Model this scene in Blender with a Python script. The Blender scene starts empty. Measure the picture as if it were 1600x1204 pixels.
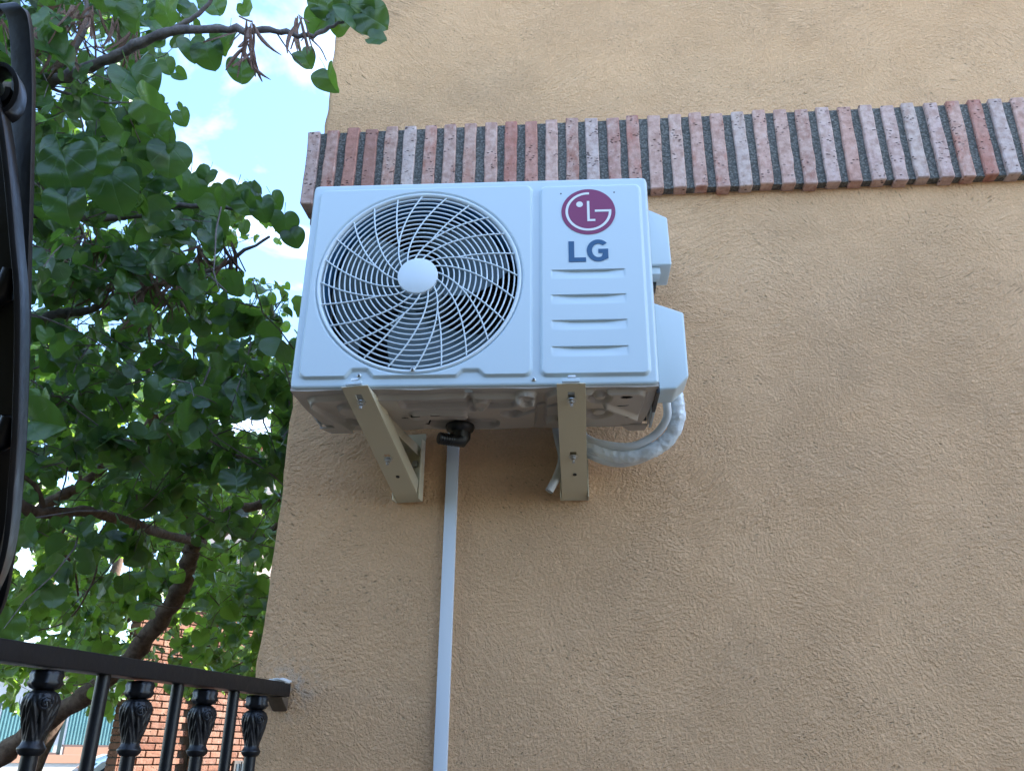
import bpy, bmesh, math, random
import numpy as np
from mathutils import Vector, Matrix
R = math.radians
rnd = random.Random(7)
rng = np.random.default_rng(11)
sc = bpy.context.scene
COL = sc.collection

# ------------------------------------------------------------------ camera
Z0 = 2.2
CAM = np.array([0.56480528, -1.49014407, -0.65081651 + Z0])
FW = np.array([-0.07879253, 0.91433504, 0.39721931])
RT = np.array([0.99665378, 0.08094297, 0.01137881])
UP = np.array([0.02174807, -0.39678669, 0.91765317])
FPX = 1334.18
AY = 0.02276669755
G = 0.33                      # y of the house wall
cd = bpy.data.cameras.new('camera'); cam = bpy.data.objects.new('camera', cd); COL.objects.link(cam)
cd.sensor_width = 36; cd.lens = FPX / 1600 * 36; cd.clip_start = 0.02; cd.clip_end = 2000
cam.matrix_world = Matrix(((RT[0], UP[0], -FW[0], CAM[0]), (RT[1], UP[1], -FW[1], CAM[1]), (RT[2], UP[2], -FW[2], CAM[2]), (0, 0, 0, 1)))
sc.camera = cam

# ------------------------------------------------------------------ light
SUN_AZ, SUN_EL = 66.0, 48.0          # azimuth from +Y towards +X
w = bpy.data.worlds.new('World'); sc.world = w; w.use_nodes = True
nt = w.node_tree; nt.nodes.clear()
def wn(t, **k):
    n = nt.nodes.new(t)
    for a, b in k.items(): setattr(n, a, b)
    return n
sky = wn('ShaderNodeTexSky', sky_type='NISHITA', sun_disc=False)
sky.sun_elevation = R(SUN_EL); sky.sun_rotation = R(SUN_AZ); sky.air_density = 1.0; sky.dust_density = 0.4; sky.ozone_density = 3.0
tc = wn('ShaderNodeTexCoord'); mp = wn('ShaderNodeMapping'); mp.inputs['Scale'].default_value = (1.0, 1.0, 2.2)
mp.inputs['Location'].default_value = (0.75, 0.35, 0.1)
nz = wn('ShaderNodeTexNoise'); nz.inputs['Scale'].default_value = 2.6; nz.inputs['Detail'].default_value = 7; nz.inputs['Roughness'].default_value = .55; nz.inputs['Distortion'].default_value = .3
cr = wn('ShaderNodeValToRGB'); cr.color_ramp.elements[0].position = .50; cr.color_ramp.elements[1].position = .74
cr.color_ramp.elements[0].color = (0, 0, 0, 1); cr.color_ramp.elements[1].color = (.92, .92, .92, 1)
mx = wn('ShaderNodeMix', data_type='RGBA'); mx.inputs[7].default_value = (5.2, 5.9, 6.8, 1)
bg = wn('ShaderNodeBackground'); bg.inputs['Strength'].default_value = 0.10
wo = wn('ShaderNodeOutputWorld')
L = nt.links.new
L(tc.outputs['Generated'], mp.inputs['Vector']); L(mp.outputs[0], nz.inputs['Vector']); L(nz.outputs['Fac'], cr.inputs[0])
L(cr.outputs[0], mx.inputs[0]); hs_ = wn('ShaderNodeHueSaturation'); hs_.inputs['Saturation'].default_value = 1.06; L(sky.outputs[0], hs_.inputs['Color']); L(hs_.outputs[0], mx.inputs[6]); L(mx.outputs[2], bg.inputs[0]); L(bg.outputs[0], wo.inputs[0])
sl = bpy.data.lights.new('sun', 'SUN'); sl.energy = 3.6; sl.angle = R(.53); sl.color = (1, .95, .87)
so = bpy.data.objects.new('sun', sl); COL.objects.link(so)
sdir = Vector((math.sin(R(SUN_AZ)) * math.cos(R(SUN_EL)), math.cos(R(SUN_AZ)) * math.cos(R(SUN_EL)), math.sin(R(SUN_EL))))
so.rotation_euler = sdir.to_track_quat('Z', 'Y').to_euler()
vs = sc.view_settings; vs.view_transform = 'Standard'; vs.look = 'None'; vs.gamma = 1; vs.use_curve_mapping = False
vs.exposure = 2.84
sc.render.engine = 'CYCLES'
sc.cycles.max_bounces = 8; sc.cycles.transparent_max_bounces = 8

# ------------------------------------------------------------------ helpers
def ray(u, v): return FW + RT * (u - 800) / FPX - UP * (v - 602) / FPX
def at(u, v, d): return CAM + ray(u, v) * d
def on_y(u, v, y):
    r = ray(u, v); return CAM + r * ((y - CAM[1]) / r[1])
def project(P):
    d = np.asarray(P, float) - CAM; z = d @ FW
    return 800 + FPX * (d @ RT) / z, 602 - FPX * (d @ UP) / z, z

def tag(o, label=None, cat=None, group=None, kind=None):
    if label: o['label'] = label
    if cat: o['category'] = cat
    if group: o['group'] = group
    if kind: o['kind'] = kind
    return o
def empty(name, loc=(0, 0, 0), rz=0, parent=None):
    o = bpy.data.objects.new(name, None); COL.objects.link(o); o.location = loc; o.rotation_euler = (0, 0, rz)
    o.empty_display_size = .05
    if parent: o.parent = parent
    return o
def link(name, me, parent=None):
    o = bpy.data.objects.new(name, me); COL.objects.link(o)
    if parent: o.parent = parent
    return o

class MB:
    """collects vertices and faces of one mesh"""
    def __init__(s): s.v = []; s.f = []
    def add(s, vs_, fs):
        b = len(s.v); s.v.extend([tuple(map(float, p)) for p in vs_]); s.f.extend([tuple(b + i for i in f) for f in fs]); return s
    def box(s, x0, x1, y0, y1, z0, z1):
        return s.add([(x0, y0, z0), (x1, y0, z0), (x1, y1, z0), (x0, y1, z0), (x0, y0, z1), (x1, y0, z1), (x1, y1, z1), (x0, y1, z1)],
                     [(0, 3, 2, 1), (4, 5, 6, 7), (0, 1, 5, 4), (1, 2, 6, 5), (2, 3, 7, 6), (3, 0, 4, 7)])
    def prism(s, pts, ext):
        """pts: planar 3D outline, ext: extrusion vector"""
        n = len(pts); e = np.array(ext); P = [np.array(p, float) for p in pts]
        return s.add([*P, *[p + e for p in P]], [tuple(range(n))[::-1], tuple(range(n, 2 * n))] + [(i, (i + 1) % n, n + (i + 1) % n, n + i) for i in range(n)])
    def tube(s, pts, rad, k=8, closed=False, caps=True):
        P = [np.array(p, float) for p in pts]; n = len(P)
        if not hasattr(rad, '__len__'): rad = [rad] * n
        T = []
        for i in range(n):
            a = P[(i - 1) % n] if closed or i > 0 else P[i]; b = P[(i + 1) % n] if closed or i < n - 1 else P[i]
            t = b - a; T.append(t / (np.linalg.norm(t) + 1e-12))
        ref = np.array([0, 0, 1.]) if abs(T[0][2]) < .9 else np.array([1., 0, 0])
        nrm = np.cross(T[0], ref); nrm /= np.linalg.norm(nrm)
        b0 = len(s.v)
        for i in range(n):
            nrm = nrm - T[i] * (nrm @ T[i]); nrm /= np.linalg.norm(nrm); bn = np.cross(T[i], nrm)
            for j in range(k):
                a = 2 * math.pi * j / k
                s.v.append(tuple(P[i] + rad[i] * (math.cos(a) * nrm + math.sin(a) * bn)))
        m = n if closed else n - 1
        for i in range(m):
            for j in range(k):
                i2 = (i + 1) % n
                s.f.append((b0 + i * k + j, b0 + i * k + (j + 1) % k, b0 + i2 * k + (j + 1) % k, b0 + i2 * k + j))
        if caps and not closed:
            s.f.append(tuple(b0 + j for j in range(k))[::-1]); s.f.append(tuple(b0 + (n - 1) * k + j for j in range(k)))
        return s
    def lathe(s, prof, c, axis='z', k=32, flute=0, amp=0):
        """prof: (radius, height) list; c: centre"""
        b0 = len(s.v); c = np.array(c, float)
        for (r, h) in prof:
            for j in range(k):
                a = 2 * math.pi * j / k; rr = r * (1 + amp * math.cos(flute * a)) if flute else r
                x, y = rr * math.cos(a), rr * math.sin(a)
                s.v.append(tuple(c + (np.array([x, y, h]) if axis == 'z' else np.array([x, h, y]) if axis == 'y' else np.array([h, x, y]))))
        for i in range(len(prof) - 1):
            for j in range(k):
                q = (b0 + i * k + j, b0 + i * k + (j + 1) % k, b0 + (i + 1) * k + (j + 1) % k, b0 + (i + 1) * k + j)
                s.f.append(q if axis != 'y' else q[::-1])
        s.f.append(tuple(b0 + j for j in range(k))); s.f.append(tuple(b0 + (len(prof) - 1) * k + j for j in range(k)))
        return s
    def mesh(s, name, mat, smooth=False, ang=40):
        me = bpy.data.meshes.new(name); me.from_pydata(s.v, [], s.f); me.update()
        if mat: me.materials.append(mat)
        if smooth:
            me.shade_smooth(); me.set_sharp_from_angle(angle=R(ang))
        return me
    def build(s, name, mat, parent=None, smooth=False, ang=40, bevel=0, seg=2, recalc=True):
        me = s.mesh(name, mat)
        if recalc or bevel:
            bm = bmesh.new(); bm.from_mesh(me)
            bmesh.ops.recalc_face_normals(bm, faces=bm.faces)
            if bevel:
                es = [e for e in bm.edges if len(e.link_faces) == 2 and e.calc_face_angle(0) > R(28)]
                bmesh.ops.bevel(bm, geom=es, offset=bevel, segments=seg, affect='EDGES', profile=.6, clamp_overlap=True)
            bm.to_mesh(me); bm.free()
        if smooth or bevel:
            me.shade_smooth(); me.set_sharp_from_angle(angle=R(ang))
        return link(name, me, parent)

def raw_mesh(name, V, F, mat, smooth=True):
    """fast mesh from numpy arrays: V (n,3), F (m,k) with k 3 or 4"""
    me = bpy.data.meshes.new(name); k = F.shape[1]
    me.vertices.add(len(V)); me.vertices.foreach_set('co', V.astype(np.float32).ravel())
    me.loops.add(F.size); me.loops.foreach_set('vertex_index', F.astype(np.int32).ravel())
    me.polygons.add(len(F)); me.polygons.foreach_set('loop_start', np.arange(0, F.size, k, dtype=np.int32))
    me.polygons.foreach_set('loop_total', np.full(len(F), k, dtype=np.int32))
    me.update(calc_edges=True); me.validate()
    if mat: me.materials.append(mat)
    if smooth: me.shade_smooth()
    return me

# ------------------------------------------------------------------ materials
class NT:
    def __init__(s, name):
        s.m = bpy.data.materials.new(name); s.m.use_nodes = True; s.t = s.m.node_tree
        s.b = s.t.nodes['Principled BSDF']; s.o = s.t.nodes['Material Output']
    def n(s, typ, ins=None, **k):
        n = s.t.nodes.new(typ)
        for a, b in k.items(): setattr(n, a, b)
        for a, b in (ins or {}).items():
            if hasattr(b, 'bl_idname') and 'Socket' in b.bl_idname: s.t.links.new(b, n.inputs[a])
            else: n.inputs[a].default_value = b
        return n
    def l(s, a, b): s.t.links.new(a, b)
    def set(s, **k):
        for a, b in k.items():
            a = a.replace('_', ' ')
            if hasattr(b, 'bl_idname') and 'Socket' in b.bl_idname: s.t.links.new(b, s.b.inputs[a])
            else: s.b.inputs[a].default_value = b
        return s
    def obj(s): return s.n('ShaderNodeTexCoord').outputs['Object']
    def noise(s, vec, scale, detail=4, rough=.5, dist=0):
        return s.n('ShaderNodeTexNoise', {'Vector': vec, 'Scale': scale, 'Detail': detail, 'Roughness': rough, 'Distortion': dist}).outputs['Fac']
    def math(s, op, a, b=0, c=0, clamp=False):
        n = s.n('ShaderNodeMath', operation=op, use_clamp=clamp)
        for i, x in enumerate((a, b, c)):
            if hasattr(x, 'bl_idname'): s.l(x, n.inputs[i])
            else: n.inputs[i].default_value = x
        return n.outputs[0]
    def ramp(s, f, stops, interp='LINEAR'):
        n = s.n('ShaderNodeValToRGB', {'Fac': f}); e = n.color_ramp.elements; n.color_ramp.interpolation = interp
        while len(e) < len(stops): e.new(.5)
        for i, (p, c) in enumerate(stops):
            e[i].position = p; e[i].color = (c, c, c, 1) if not hasattr(c, '__len__') else (*c, 1)
        return n.outputs[0]
    def mix(s, f, a, b, mode='MIX'):
        n = s.n('ShaderNodeMix', data_type='RGBA', blend_type=mode)
        for i, x in ((0, f), (6, a), (7, b)):
            if hasattr(x, 'bl_idname'): s.l(x, n.inputs[i])
            else: n.inputs[i].default_value = x if i == 0 or len(x) == 4 else (*x, 1)
        return n.outputs[2]
    def bump(s, h, strength=.5, dist=.002, nrm=None):
        ins = {'Height': h, 'Strength': strength, 'Distance': dist}
        if nrm is not None: ins['Normal'] = nrm
        return s.n('ShaderNodeBump', ins).outputs[0]

def simple(name, col, rough=.5, metal=0, spec=.5, var=.06, scale=18, bump=0):
    m = NT(name); o = m.obj(); nzv = m.noise(o, scale, 5, .6)
    c = m.mix(nzv, [x * (1 - var) for x in col], [min(1, x * (1 + var)) for x in col])
    m.set(Base_Color=c, Roughness=m.math('MULTIPLY_ADD', nzv, .12, rough - .06), Metallic=metal, Specular_IOR_Level=spec)
    if bump: m.set(Normal=m.bump(m.noise(o, scale * 6, 3), .4, bump))
    return m.m

def stucco_mat():
    m = NT('stucco'); o = m.obj()
    sep = m.n('ShaderNodeSeparateXYZ', {0: o}); X, Y, Z = sep.outputs
    # warp for sweeping trowel marks
    wn_ = m.n('ShaderNodeTexNoise', {'Vector': o, 'Scale': 1.6, 'Detail': 1.5, 'Roughness': .4})
    wv = m.n('ShaderNodeVectorMath', {0: wn_.outputs['Color'], 1: (.5, .5, .5)}, operation='SUBTRACT').outputs[0]
    wv = m.n('ShaderNodeVectorMath', {0: wv, 'Scale': .9}, operation='SCALE').outputs[0]
    p = m.n('ShaderNodeVectorMath', {0: o, 1: wv}, operation='ADD').outputs[0]
    st = m.n('ShaderNodeMapping', {'Vector': p, 'Scale': (50, 50, 115)}).outputs[0]
    base = m.noise(st, 1.0, 3, .6, .4)
    # explicit arcs: centre x, z, radius reach
    acc = base
    for i, (cu, cv, r0) in enumerate([(1330, 850, .26), (1180, 640, .17), (1560, 980, .30), (1250, 1130, .24), (760, 830, .2), (860, 700, .16), (560, 1150, .26), (1450, 420, .24), (560, 880, .17), (1020, 960, .22), (1100, 70, .22), (1480, 120, .26)]):
        c = on_y(cu, cv, G)
        dx = m.math('SUBTRACT', X, float(c[0])); dz = m.math('SUBTRACT', Z, float(c[2]))
        r = m.math('SQRT', m.math('ADD', m.math('MULTIPLY', dx, dx), m.math('MULTIPLY', dz, dz)))
        a = m.math('ARCTAN2', dz, dx)
        rw = m.math('ADD', r, m.math('MULTIPLY', m.noise(o, 6, 1), .02))
        cv3 = m.n('ShaderNodeCombineXYZ', {0: m.math('MULTIPLY', a, 11.0), 1: m.math('MULTIPLY', rw, 135.0), 2: float(i * 7)}).outputs[0]
        h = m.noise(cv3, 1.0, 3, .6)
        fall = m.math('MULTIPLY_ADD', m.math('DIVIDE', r, r0), -1.0, 1.35)
        fall = m.math('ADD', fall, m.math('MULTIPLY', m.math('SUBTRACT', m.noise(o, 3.5 + i * .1, 2), .5), 2.2))
        msk = m.math('MULTIPLY', m.math('MULTIPLY', fall, 1.6, clamp=True), m.ramp(r, [(.035, 0), (.08, 1)]))
        acc = m.math('ADD', m.math('MULTIPLY', acc, m.math('SUBTRACT', 1.0, msk)), m.math('MULTIPLY', h, msk))
    # marks are crisp crests with flat plaster between
    crest = m.ramp(acc, [(.46, 0), (.55, .4), (.64, .85), (.74, 1)])
    grain = m.noise(o, 170, 4, .65)
    gr = m.ramp(grain, [(.42, 0), (.60, 1)])
    vor = m.n('ShaderNodeTexVoronoi', {'Vector': m.n('ShaderNodeMapping', {'Vector': p, 'Scale': (1, 1, 1.6)}).outputs[0], 'Scale': 120}).outputs['Distance']
    pits = m.ramp(vor, [(.08, 0), (.34, 1)])
    msk2 = m.ramp(m.noise(o, 3.2, 3, .55), [(.34, .5), (.64, 1)])
    h = m.math('ADD', m.math('MULTIPLY', m.math('MULTIPLY', crest, msk2), .60), m.math('MULTIPLY', m.math('MULTIPLY', gr, m.ramp(m.noise(o, 4.3, 3), [(.36, .72), (.62, 1)])), .44))
    h = m.math('ADD', h, m.math('MULTIPLY', m.math('MULTIPLY', pits, m.ramp(m.noise(o, 9, 2), [(.44, 0), (.56, 1)])), .55))
    pv = m.n('ShaderNodeTexVoronoi', {'Vector': m.n('ShaderNodeMapping', {'Vector': p, 'Scale': (.7, 1, 1.5)}).outputs[0], 'Scale': 62}).outputs['Distance']
    dots = m.math('MULTIPLY', m.ramp(pv, [(.10, 1), (.20, 0)]), m.ramp(m.noise(o, 7, 3), [(.47, 0), (.56, 1)]))
    h = m.math('SUBTRACT', h, m.math('MULTIPLY', dots, .6))
    undul = m.noise(o, 2.2, 3, .5)
    n1 = m.bump(undul, .04, .02)
    nb = m.bump(h, 1.0, .0055, n1)
    big = m.noise(o, 1.3, 5, .6)
    big2 = m.noise(o, 7, 5, .65)
    c = m.mix(big, (.84, .485, .25), (.885, .54, .295))
    c = m.mix(m.ramp(big2, [(.3, 0), (.75, .3)]), c, (.84, .54, .32))
    # pale scrape / dirt where the handrail is cast in, and brown stain left of the rail end
    e = on_y(450, 1075, G)
    de = m.n('ShaderNodeVectorMath', {0: o, 1: tuple(map(float, e))}, operation='DISTANCE').outputs['Value']
    sm = m.math('MULTIPLY', m.ramp(de, [(.02, 1), (.075, 0)]), m.ramp(m.noise(o, 60, 4), [(.45, 0), (.7, .6)]))
    c = m.mix(sm, c, (.55, .50, .44))
    c = m.mix(m.ramp(gr, [(0, .16), (1, 0)]), c, (.42, .27, .14))
    c = m.mix(m.math('MULTIPLY', dots, .38), c, (.30, .19, .10))
    m.set(Base_Color=c, Roughness=.82, Specular_IOR_Level=.3, Normal=nb)
    return m.m

def brick_mat(name, cols, obj_scale=1.0, pale=.5):
    m = NT(name); o = m.obj(); inf = m.n('ShaderNodeObjectInfo').outputs['Random']
    loc = m.n('ShaderNodeVectorMath', {0: o, 1: m.n('ShaderNodeCombineXYZ', {0: m.math('MULTIPLY', inf, 37.0), 1: m.math('MULTIPLY', inf, 11.0)}).outputs[0]}, operation='ADD').outputs[0]
    n = len(cols)
    c = m.ramp(inf, [(i / n, cols[i]) for i in range(n)], 'CONSTANT')
    a = m.noise(m.n('ShaderNodeMapping', {'Vector': loc, 'Scale': (1, 1, .45)}).outputs[0], 34 * obj_scale, 7, .72)
    r2 = m.math('FRACT', m.math('MULTIPLY', inf, 17.3))
    amt = m.math('MULTIPLY', m.ramp(a, [(.38, 0), (.62, 1)]), m.math('MULTIPLY', r2, pale))
    c = m.mix(m.math('MINIMUM', amt, .52), c, (.70, .53, .45))
    b = m.noise(loc, 60 * obj_scale, 4, .6)
    c = m.mix(m.ramp(b, [(.35, .45), (.6, 0)]), c, (.24, .10, .06))
    v = m.n('ShaderNodeTexVoronoi', {'Vector': m.n('ShaderNodeMapping', {'Vector': loc, 'Scale': (.8, 1, 1.6)}).outputs[0], 'Scale': 92 * obj_scale, 'Randomness': 1.0}).outputs['Distance']
    pit = m.ramp(v, [(.19, 0), (.30, 1)])
    pm = m.ramp(m.noise(loc, 26 * obj_scale, 3), [(.50, 1), (.56, 0)])
    pit = m.math('MAXIMUM', pit, pm)
    c = m.mix(m.ramp(b, [(.62, 0), (.8, .35)]), c, (.70, .64, .62))
    c = m.mix(m.ramp(pit, [(0, .85), (1, 0)]), c, (.06, .035, .03))
    h = m.math('ADD', m.math('MULTIPLY', pit, .8), m.math('MULTIPLY', m.noise(loc, 90 * obj_scale, 5, .7), .8))
    m.set(Base_Color=c, Roughness=.85, Specular_IOR_Level=.25, Normal=m.bump(h, 1.0, .0034 / obj_scale))
    return m.m

def mortar_mat(name, c0, c1, sc_=1.0, d=.004):
    m = NT(name); o = m.obj()
    v = m.n('ShaderNodeTexVoronoi', {'Vector': o, 'Scale': 170 * sc_}).outputs['Distance']
    n = m.noise(o, 150 * sc_, 6, .8)
    c = m.mix(m.ramp(n, [(.3, 0), (.7, 1)]), c0, c1)
    c = m.mix(m.ramp(v, [(.25, 0), (.65, .6)]), c, (.05, .05, .048))
    m.set(Base_Color=c, Roughness=.95, Specular_IOR_Level=.2, Normal=m.bump(m.math('ADD', n, m.math('MULTIPLY', v, .8)), 1.0, d))
    return m.m

def leaf_mat(name, dark, light, trans, tw=.42):
    m = NT(name)
    uv = m.n('ShaderNodeUVMap').outputs[0]; s = m.n('ShaderNodeSeparateXYZ', {0: uv})
    x, y = s.outputs[0], s.outputs[1]
    tint = m.n('ShaderNodeAttribute', attribute_name='tint').outputs['Fac']
    ang = m.math('ARCTAN2', x, m.math('ADD', y, .03))
    f = m.math('FRACT', m.math('MULTIPLY_ADD', ang, 1.45, .5))
    vein = m.math('ABSOLUTE', m.math('SUBTRACT', f, .5))
    rr = m.math('SQRT', m.math('ADD', m.math('MULTIPLY', x, x), m.math('MULTIPLY', y, y)))
    vein = m.math('MULTIPLY', vein, m.math('ADD', rr, .08))
    vl = m.ramp(vein, [(.006, 1), (.03, 0)])
    geo = m.n('ShaderNodeNewGeometry')
    nn = m.noise(geo.outputs['Position'], 35, 4, .6)
    c = m.mix(tint, dark, light)
    c = m.mix(m.ramp(nn, [(.35, 0), (.7, .45)]), c, [q * 1.5 for q in dark])
    c = m.mix(m.math('MULTIPLY', geo.outputs['Backfacing'], .75), c, [dark[0] * 1.9 + .014, dark[1] * 1.5 + .012, dark[2] * 1.8 + .018])
    c = m.mix(m.math('MULTIPLY', vl, .35), c, [min(1, q * 2.0) for q in light])
    sp = m.ramp(m.noise(geo.outputs['Position'], 150, 2), [(.70, 0), (.78, .8)])
    c = m.mix(sp, c, (.10, .06, .02))
    m.set(Base_Color=c, Roughness=.34, Specular_IOR_Level=.8, Normal=m.bump(m.math('SUBTRACT', m.noise(geo.outputs['Position'], 60, 3), m.math('MULTIPLY', vl, .4)), .35, .004))
    tr = m.n('ShaderNodeBsdfTranslucent', {'Color': m.mix(m.math('MULTIPLY', vl, .5), m.mix(tint, [q * .8 for q in trans], trans), [q * .6 for q in trans])})
    mxs = m.n('ShaderNodeMixShader', {0: tw}); m.l(m.b.outputs[0], mxs.inputs[1]); m.l(tr.outputs[0], mxs.inputs[2]); m.l(mxs.outputs[0], m.o.inputs[0])
    return m.m

def bark_mat(name, c0, c1):
    m = NT(name); o = m.obj()
    a = m.noise(o, 30, 5, .65); b = m.noise(m.n('ShaderNodeMapping', {'Vector': o, 'Scale': (1, 1, .4)}).outputs[0], 110, 4, .6)
    c = m.mix(m.ramp(a, [(.35, 0), (.65, 1)]), c0, c1)
    m.set(Base_Color=c, Roughness=.85, Specular_IOR_Level=.25, Normal=m.bump(m.math('ADD', a, b), .8, .004))
    return m.m

STUCCO = stucco_mat()
BAND = brick_mat('band_brick', [(.52, .24, .18), (.60, .38, .31), (.45, .23, .18), (.58, .45, .41), (.52, .27, .20), (.55, .42, .37), (.43, .21, .17), (.60, .35, .28), (.48, .20, .15), (.62, .43, .38)], 1.0, 1.0)
MORTAR = mortar_mat('mortar', (.13, .125, .11), (.36, .35, .32))
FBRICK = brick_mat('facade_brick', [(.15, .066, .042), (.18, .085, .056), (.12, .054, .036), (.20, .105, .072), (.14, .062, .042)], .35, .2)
FMORT = mortar_mat('facade_mortar', (.09, .07, .056), (.14, .11, .088), .4, .003)

def paint_mat(name, col, rough=.32, dirt=.05, coat=.2):
    m = NT(name); o = m.obj()
    a = m.noise(o, 5, 4, .6); b = m.noise(o, 55, 4, .7)
    c = m.mix(m.math('MULTIPLY', m.ramp(a, [(.4, 0), (.8, 1)]), dirt), col, [q * .72 for q in col])
    c = m.mix(m.ramp(b, [(.68, 0), (.80, .16)]), c, [q * .6 for q in col])
    m.set(Base_Color=c, Roughness=m.math('MULTIPLY_ADD', a, .14, rough - .05), Specular_IOR_Level=.45, Coat_Weight=coat, Coat_Roughness=.25,
          Normal=m.bump(m.noise(o, 420, 2), .06, .0006))
    return m.m
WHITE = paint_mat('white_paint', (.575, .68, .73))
GRILLE = paint_mat('grille_paint', (.70, .78, .82), .35, .02)
PAN = paint_mat('pan_paint', (.47, .42, .37), .28, .25)
CREAM = paint_mat('cream_paint', (.66, .585, .42), .38, .12)
PVC = paint_mat('white_pvc', (.68, .72, .75), .35, .08)
DARK = simple('dark_interior', (.06, .08, .085), .6)
FAN = simple('fan_plastic', (.085, .125, .135), .35)
BLUE = simple('coil_blue', (.04, .14, .27), .45)
COPPER = simple('coil_metal', (.10, .11, .11), .4, .7)
BLACKP = simple('black_plastic', (.012, .012, .012), .38)
IRON = NT('black_iron'); _o = IRON.obj(); _n = IRON.noise(_o, 60, 5, .6)
IRON.set(Base_Color=IRON.mix(_n, (.002, .0023, .0035), (.006, .007, .010)), Roughness=IRON.math('MULTIPLY_ADD', _n, .25, .34), Specular_IOR_Level=.4, Coat_Weight=.12, Coat_Roughness=.2,
         Normal=IRON.bump(IRON.noise(_o, 90, 3), .35, .0016)); IRON = IRON.m
ZINC = simple('zinc_steel', (.55, .55, .53), .3, .9)
LOGO = simple('logo_magenta', (.23, .02, .10), .35, var=.02)
LOGOW = simple('logo_white', (.78, .78, .78), .4, var=.02)
LETTER = simple('letter_blue', (.018, .095, .21), .4, var=.02)
CAULK = simple('white_filler', (.72, .72, .70), .8, var=.1, scale=80, bump=.004)
def foil():
    m = NT('insulation_wrap'); o = m.obj()
    a = m.noise(o, 45, 3, .5, 1.2)
    v = m.n('ShaderNodeTexVoronoi', {'Vector': o, 'Scale': 60}, feature='F1').outputs['Distance']
    m.set(Base_Color=m.mix(a, (.70, .77, .82), (.82, .86, .88)), Roughness=.22, Specular_IOR_Level=.7, Normal=m.bump(m.math('ADD', a, v), .5, .005)); return m.m
FOIL = foil()
CLEAR = NT('milky_hose'); CLEAR.set(Base_Color=(.62, .60, .56, 1), Roughness=.3, Transmission_Weight=.25, IOR=1.3); CLEAR = CLEAR.m

# ------------------------------------------------------------------ ground
GR = NT('asphalt'); _o = GR.obj(); _n = GR.noise(_o, 40, 6, .7)
GR.set(Base_Color=GR.mix(_n, (.04, .04, .038), (.075, .072, .068)), Roughness=.9, Normal=GR.bump(_n, .5, .01)); GR = GR.m
mb = MB(); mb.add([(-400, -400, 0), (400, -400, 0), (400, 400, 0), (-400, 400, 0)], [(0, 1, 2, 3)])
tag(mb.build('ground', GR, recalc=False), kind='structure')
TERR = NT('terrace_tiles'); _o = TERR.obj()
_b = TERR.n('ShaderNodeTexBrick', {'Vector': _o, 'Scale': 3.3, 'Color1': (.12, .10, .08, 1), 'Color2': (.145, .12, .10, 1), 'Mortar': (.16, .15, .13, 1), 'Mortar Size': .012}, offset=0.0)
TERR.set(Base_Color=_b.outputs['Color'], Roughness=.6); TERR = TERR.m
mb = MB(); mb.prism([(-.16, G, .02), (-.62, -3.4, .02), (9, -3.4, .02), (9, G, .02)], (0, 0, .55))
tag(mb.build('terrace', TERR), kind='structure')

# ------------------------------------------------------------------ the house
HX0, HX1, HY1, HZ = -.12, 9.0, 8.5, 6.6
house = tag(empty('house', (0, 0, 0)), 'tan rendered house wall with a projecting brick course carrying the air conditioner', 'house')
def house_wall():
    # front plus rounded uneven left corner plus left side, as one sheet
    path = []                                         # (x, y) going from side back to front right
    rc = .018
    for y in np.linspace(HY1, G + rc, 40): path.append((HX0, y))
    for a in np.linspace(0, 90, 6)[1:-1]:
        path.append((HX0 + rc - rc * math.cos(R(a)), G + rc - rc * math.sin(R(a))))
    for x in np.linspace(HX0 + rc, HX0 + .6, 12): path.append((x, G))
    for x in np.linspace(HX0 + .7, HX1, 30): path.append((x, G))
    zs = np.concatenate([np.linspace(0, 1.2, 6)[:-1], np.linspace(1.2, 4.2, 230), np.linspace(4.2, HZ, 8)[1:]])
    P = np.array(path); n, k = len(P), len(zs)
    V = np.zeros((k, n, 3)); V[:, :, 0] = P[:, 0]; V[:, :, 1] = P[:, 1]; V[:, :, 2] = zs[:, None]
    # slow wander of the arris
    jig = sum(np.sin(zs * f + p) * a for f, p, a in ((3.1, .3, .0035), (9.7, 1.1, .0018), (27, 2.2, .0010), (61, .5, .0007)))
    rough_ = np.convolve(rng.normal(0, .0016, k), np.ones(3) / 3, 'same')
    near = np.exp(-((P[:, 0] - HX0) + np.maximum(0, P[:, 1] - G - rc)) / .03)
    V[:, :, 0] += (jig + rough_)[:, None] * near[None, :]
    idx = np.arange(k * n).reshape(k, n)
    F = np.stack([idx[:-1, :-1], idx[:-1, 1:], idx[1:, 1:], idx[1:, :-1]], -1).reshape(-1, 4)
    me = raw_mesh('wall', V.reshape(-1, 3), F, STUCCO)
    return link('wall', me, house)
house_wall()
MB().box(HX0 + .06, HX1, G + .06, HY1, HZ - .12, HZ).build('roof', simple('roof_tile', (.34, .16, .10), .8), house)
MB().box(HX1 - .02, HX1, G + .01, HY1, 0, HZ - .12).build('wall', STUCCO, house)
MB().box(HX0 + .01, HX1 - .03, HY1 - .02, HY1 + .003, 0, HZ - .12).build('wall', STUCCO, house)

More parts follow.
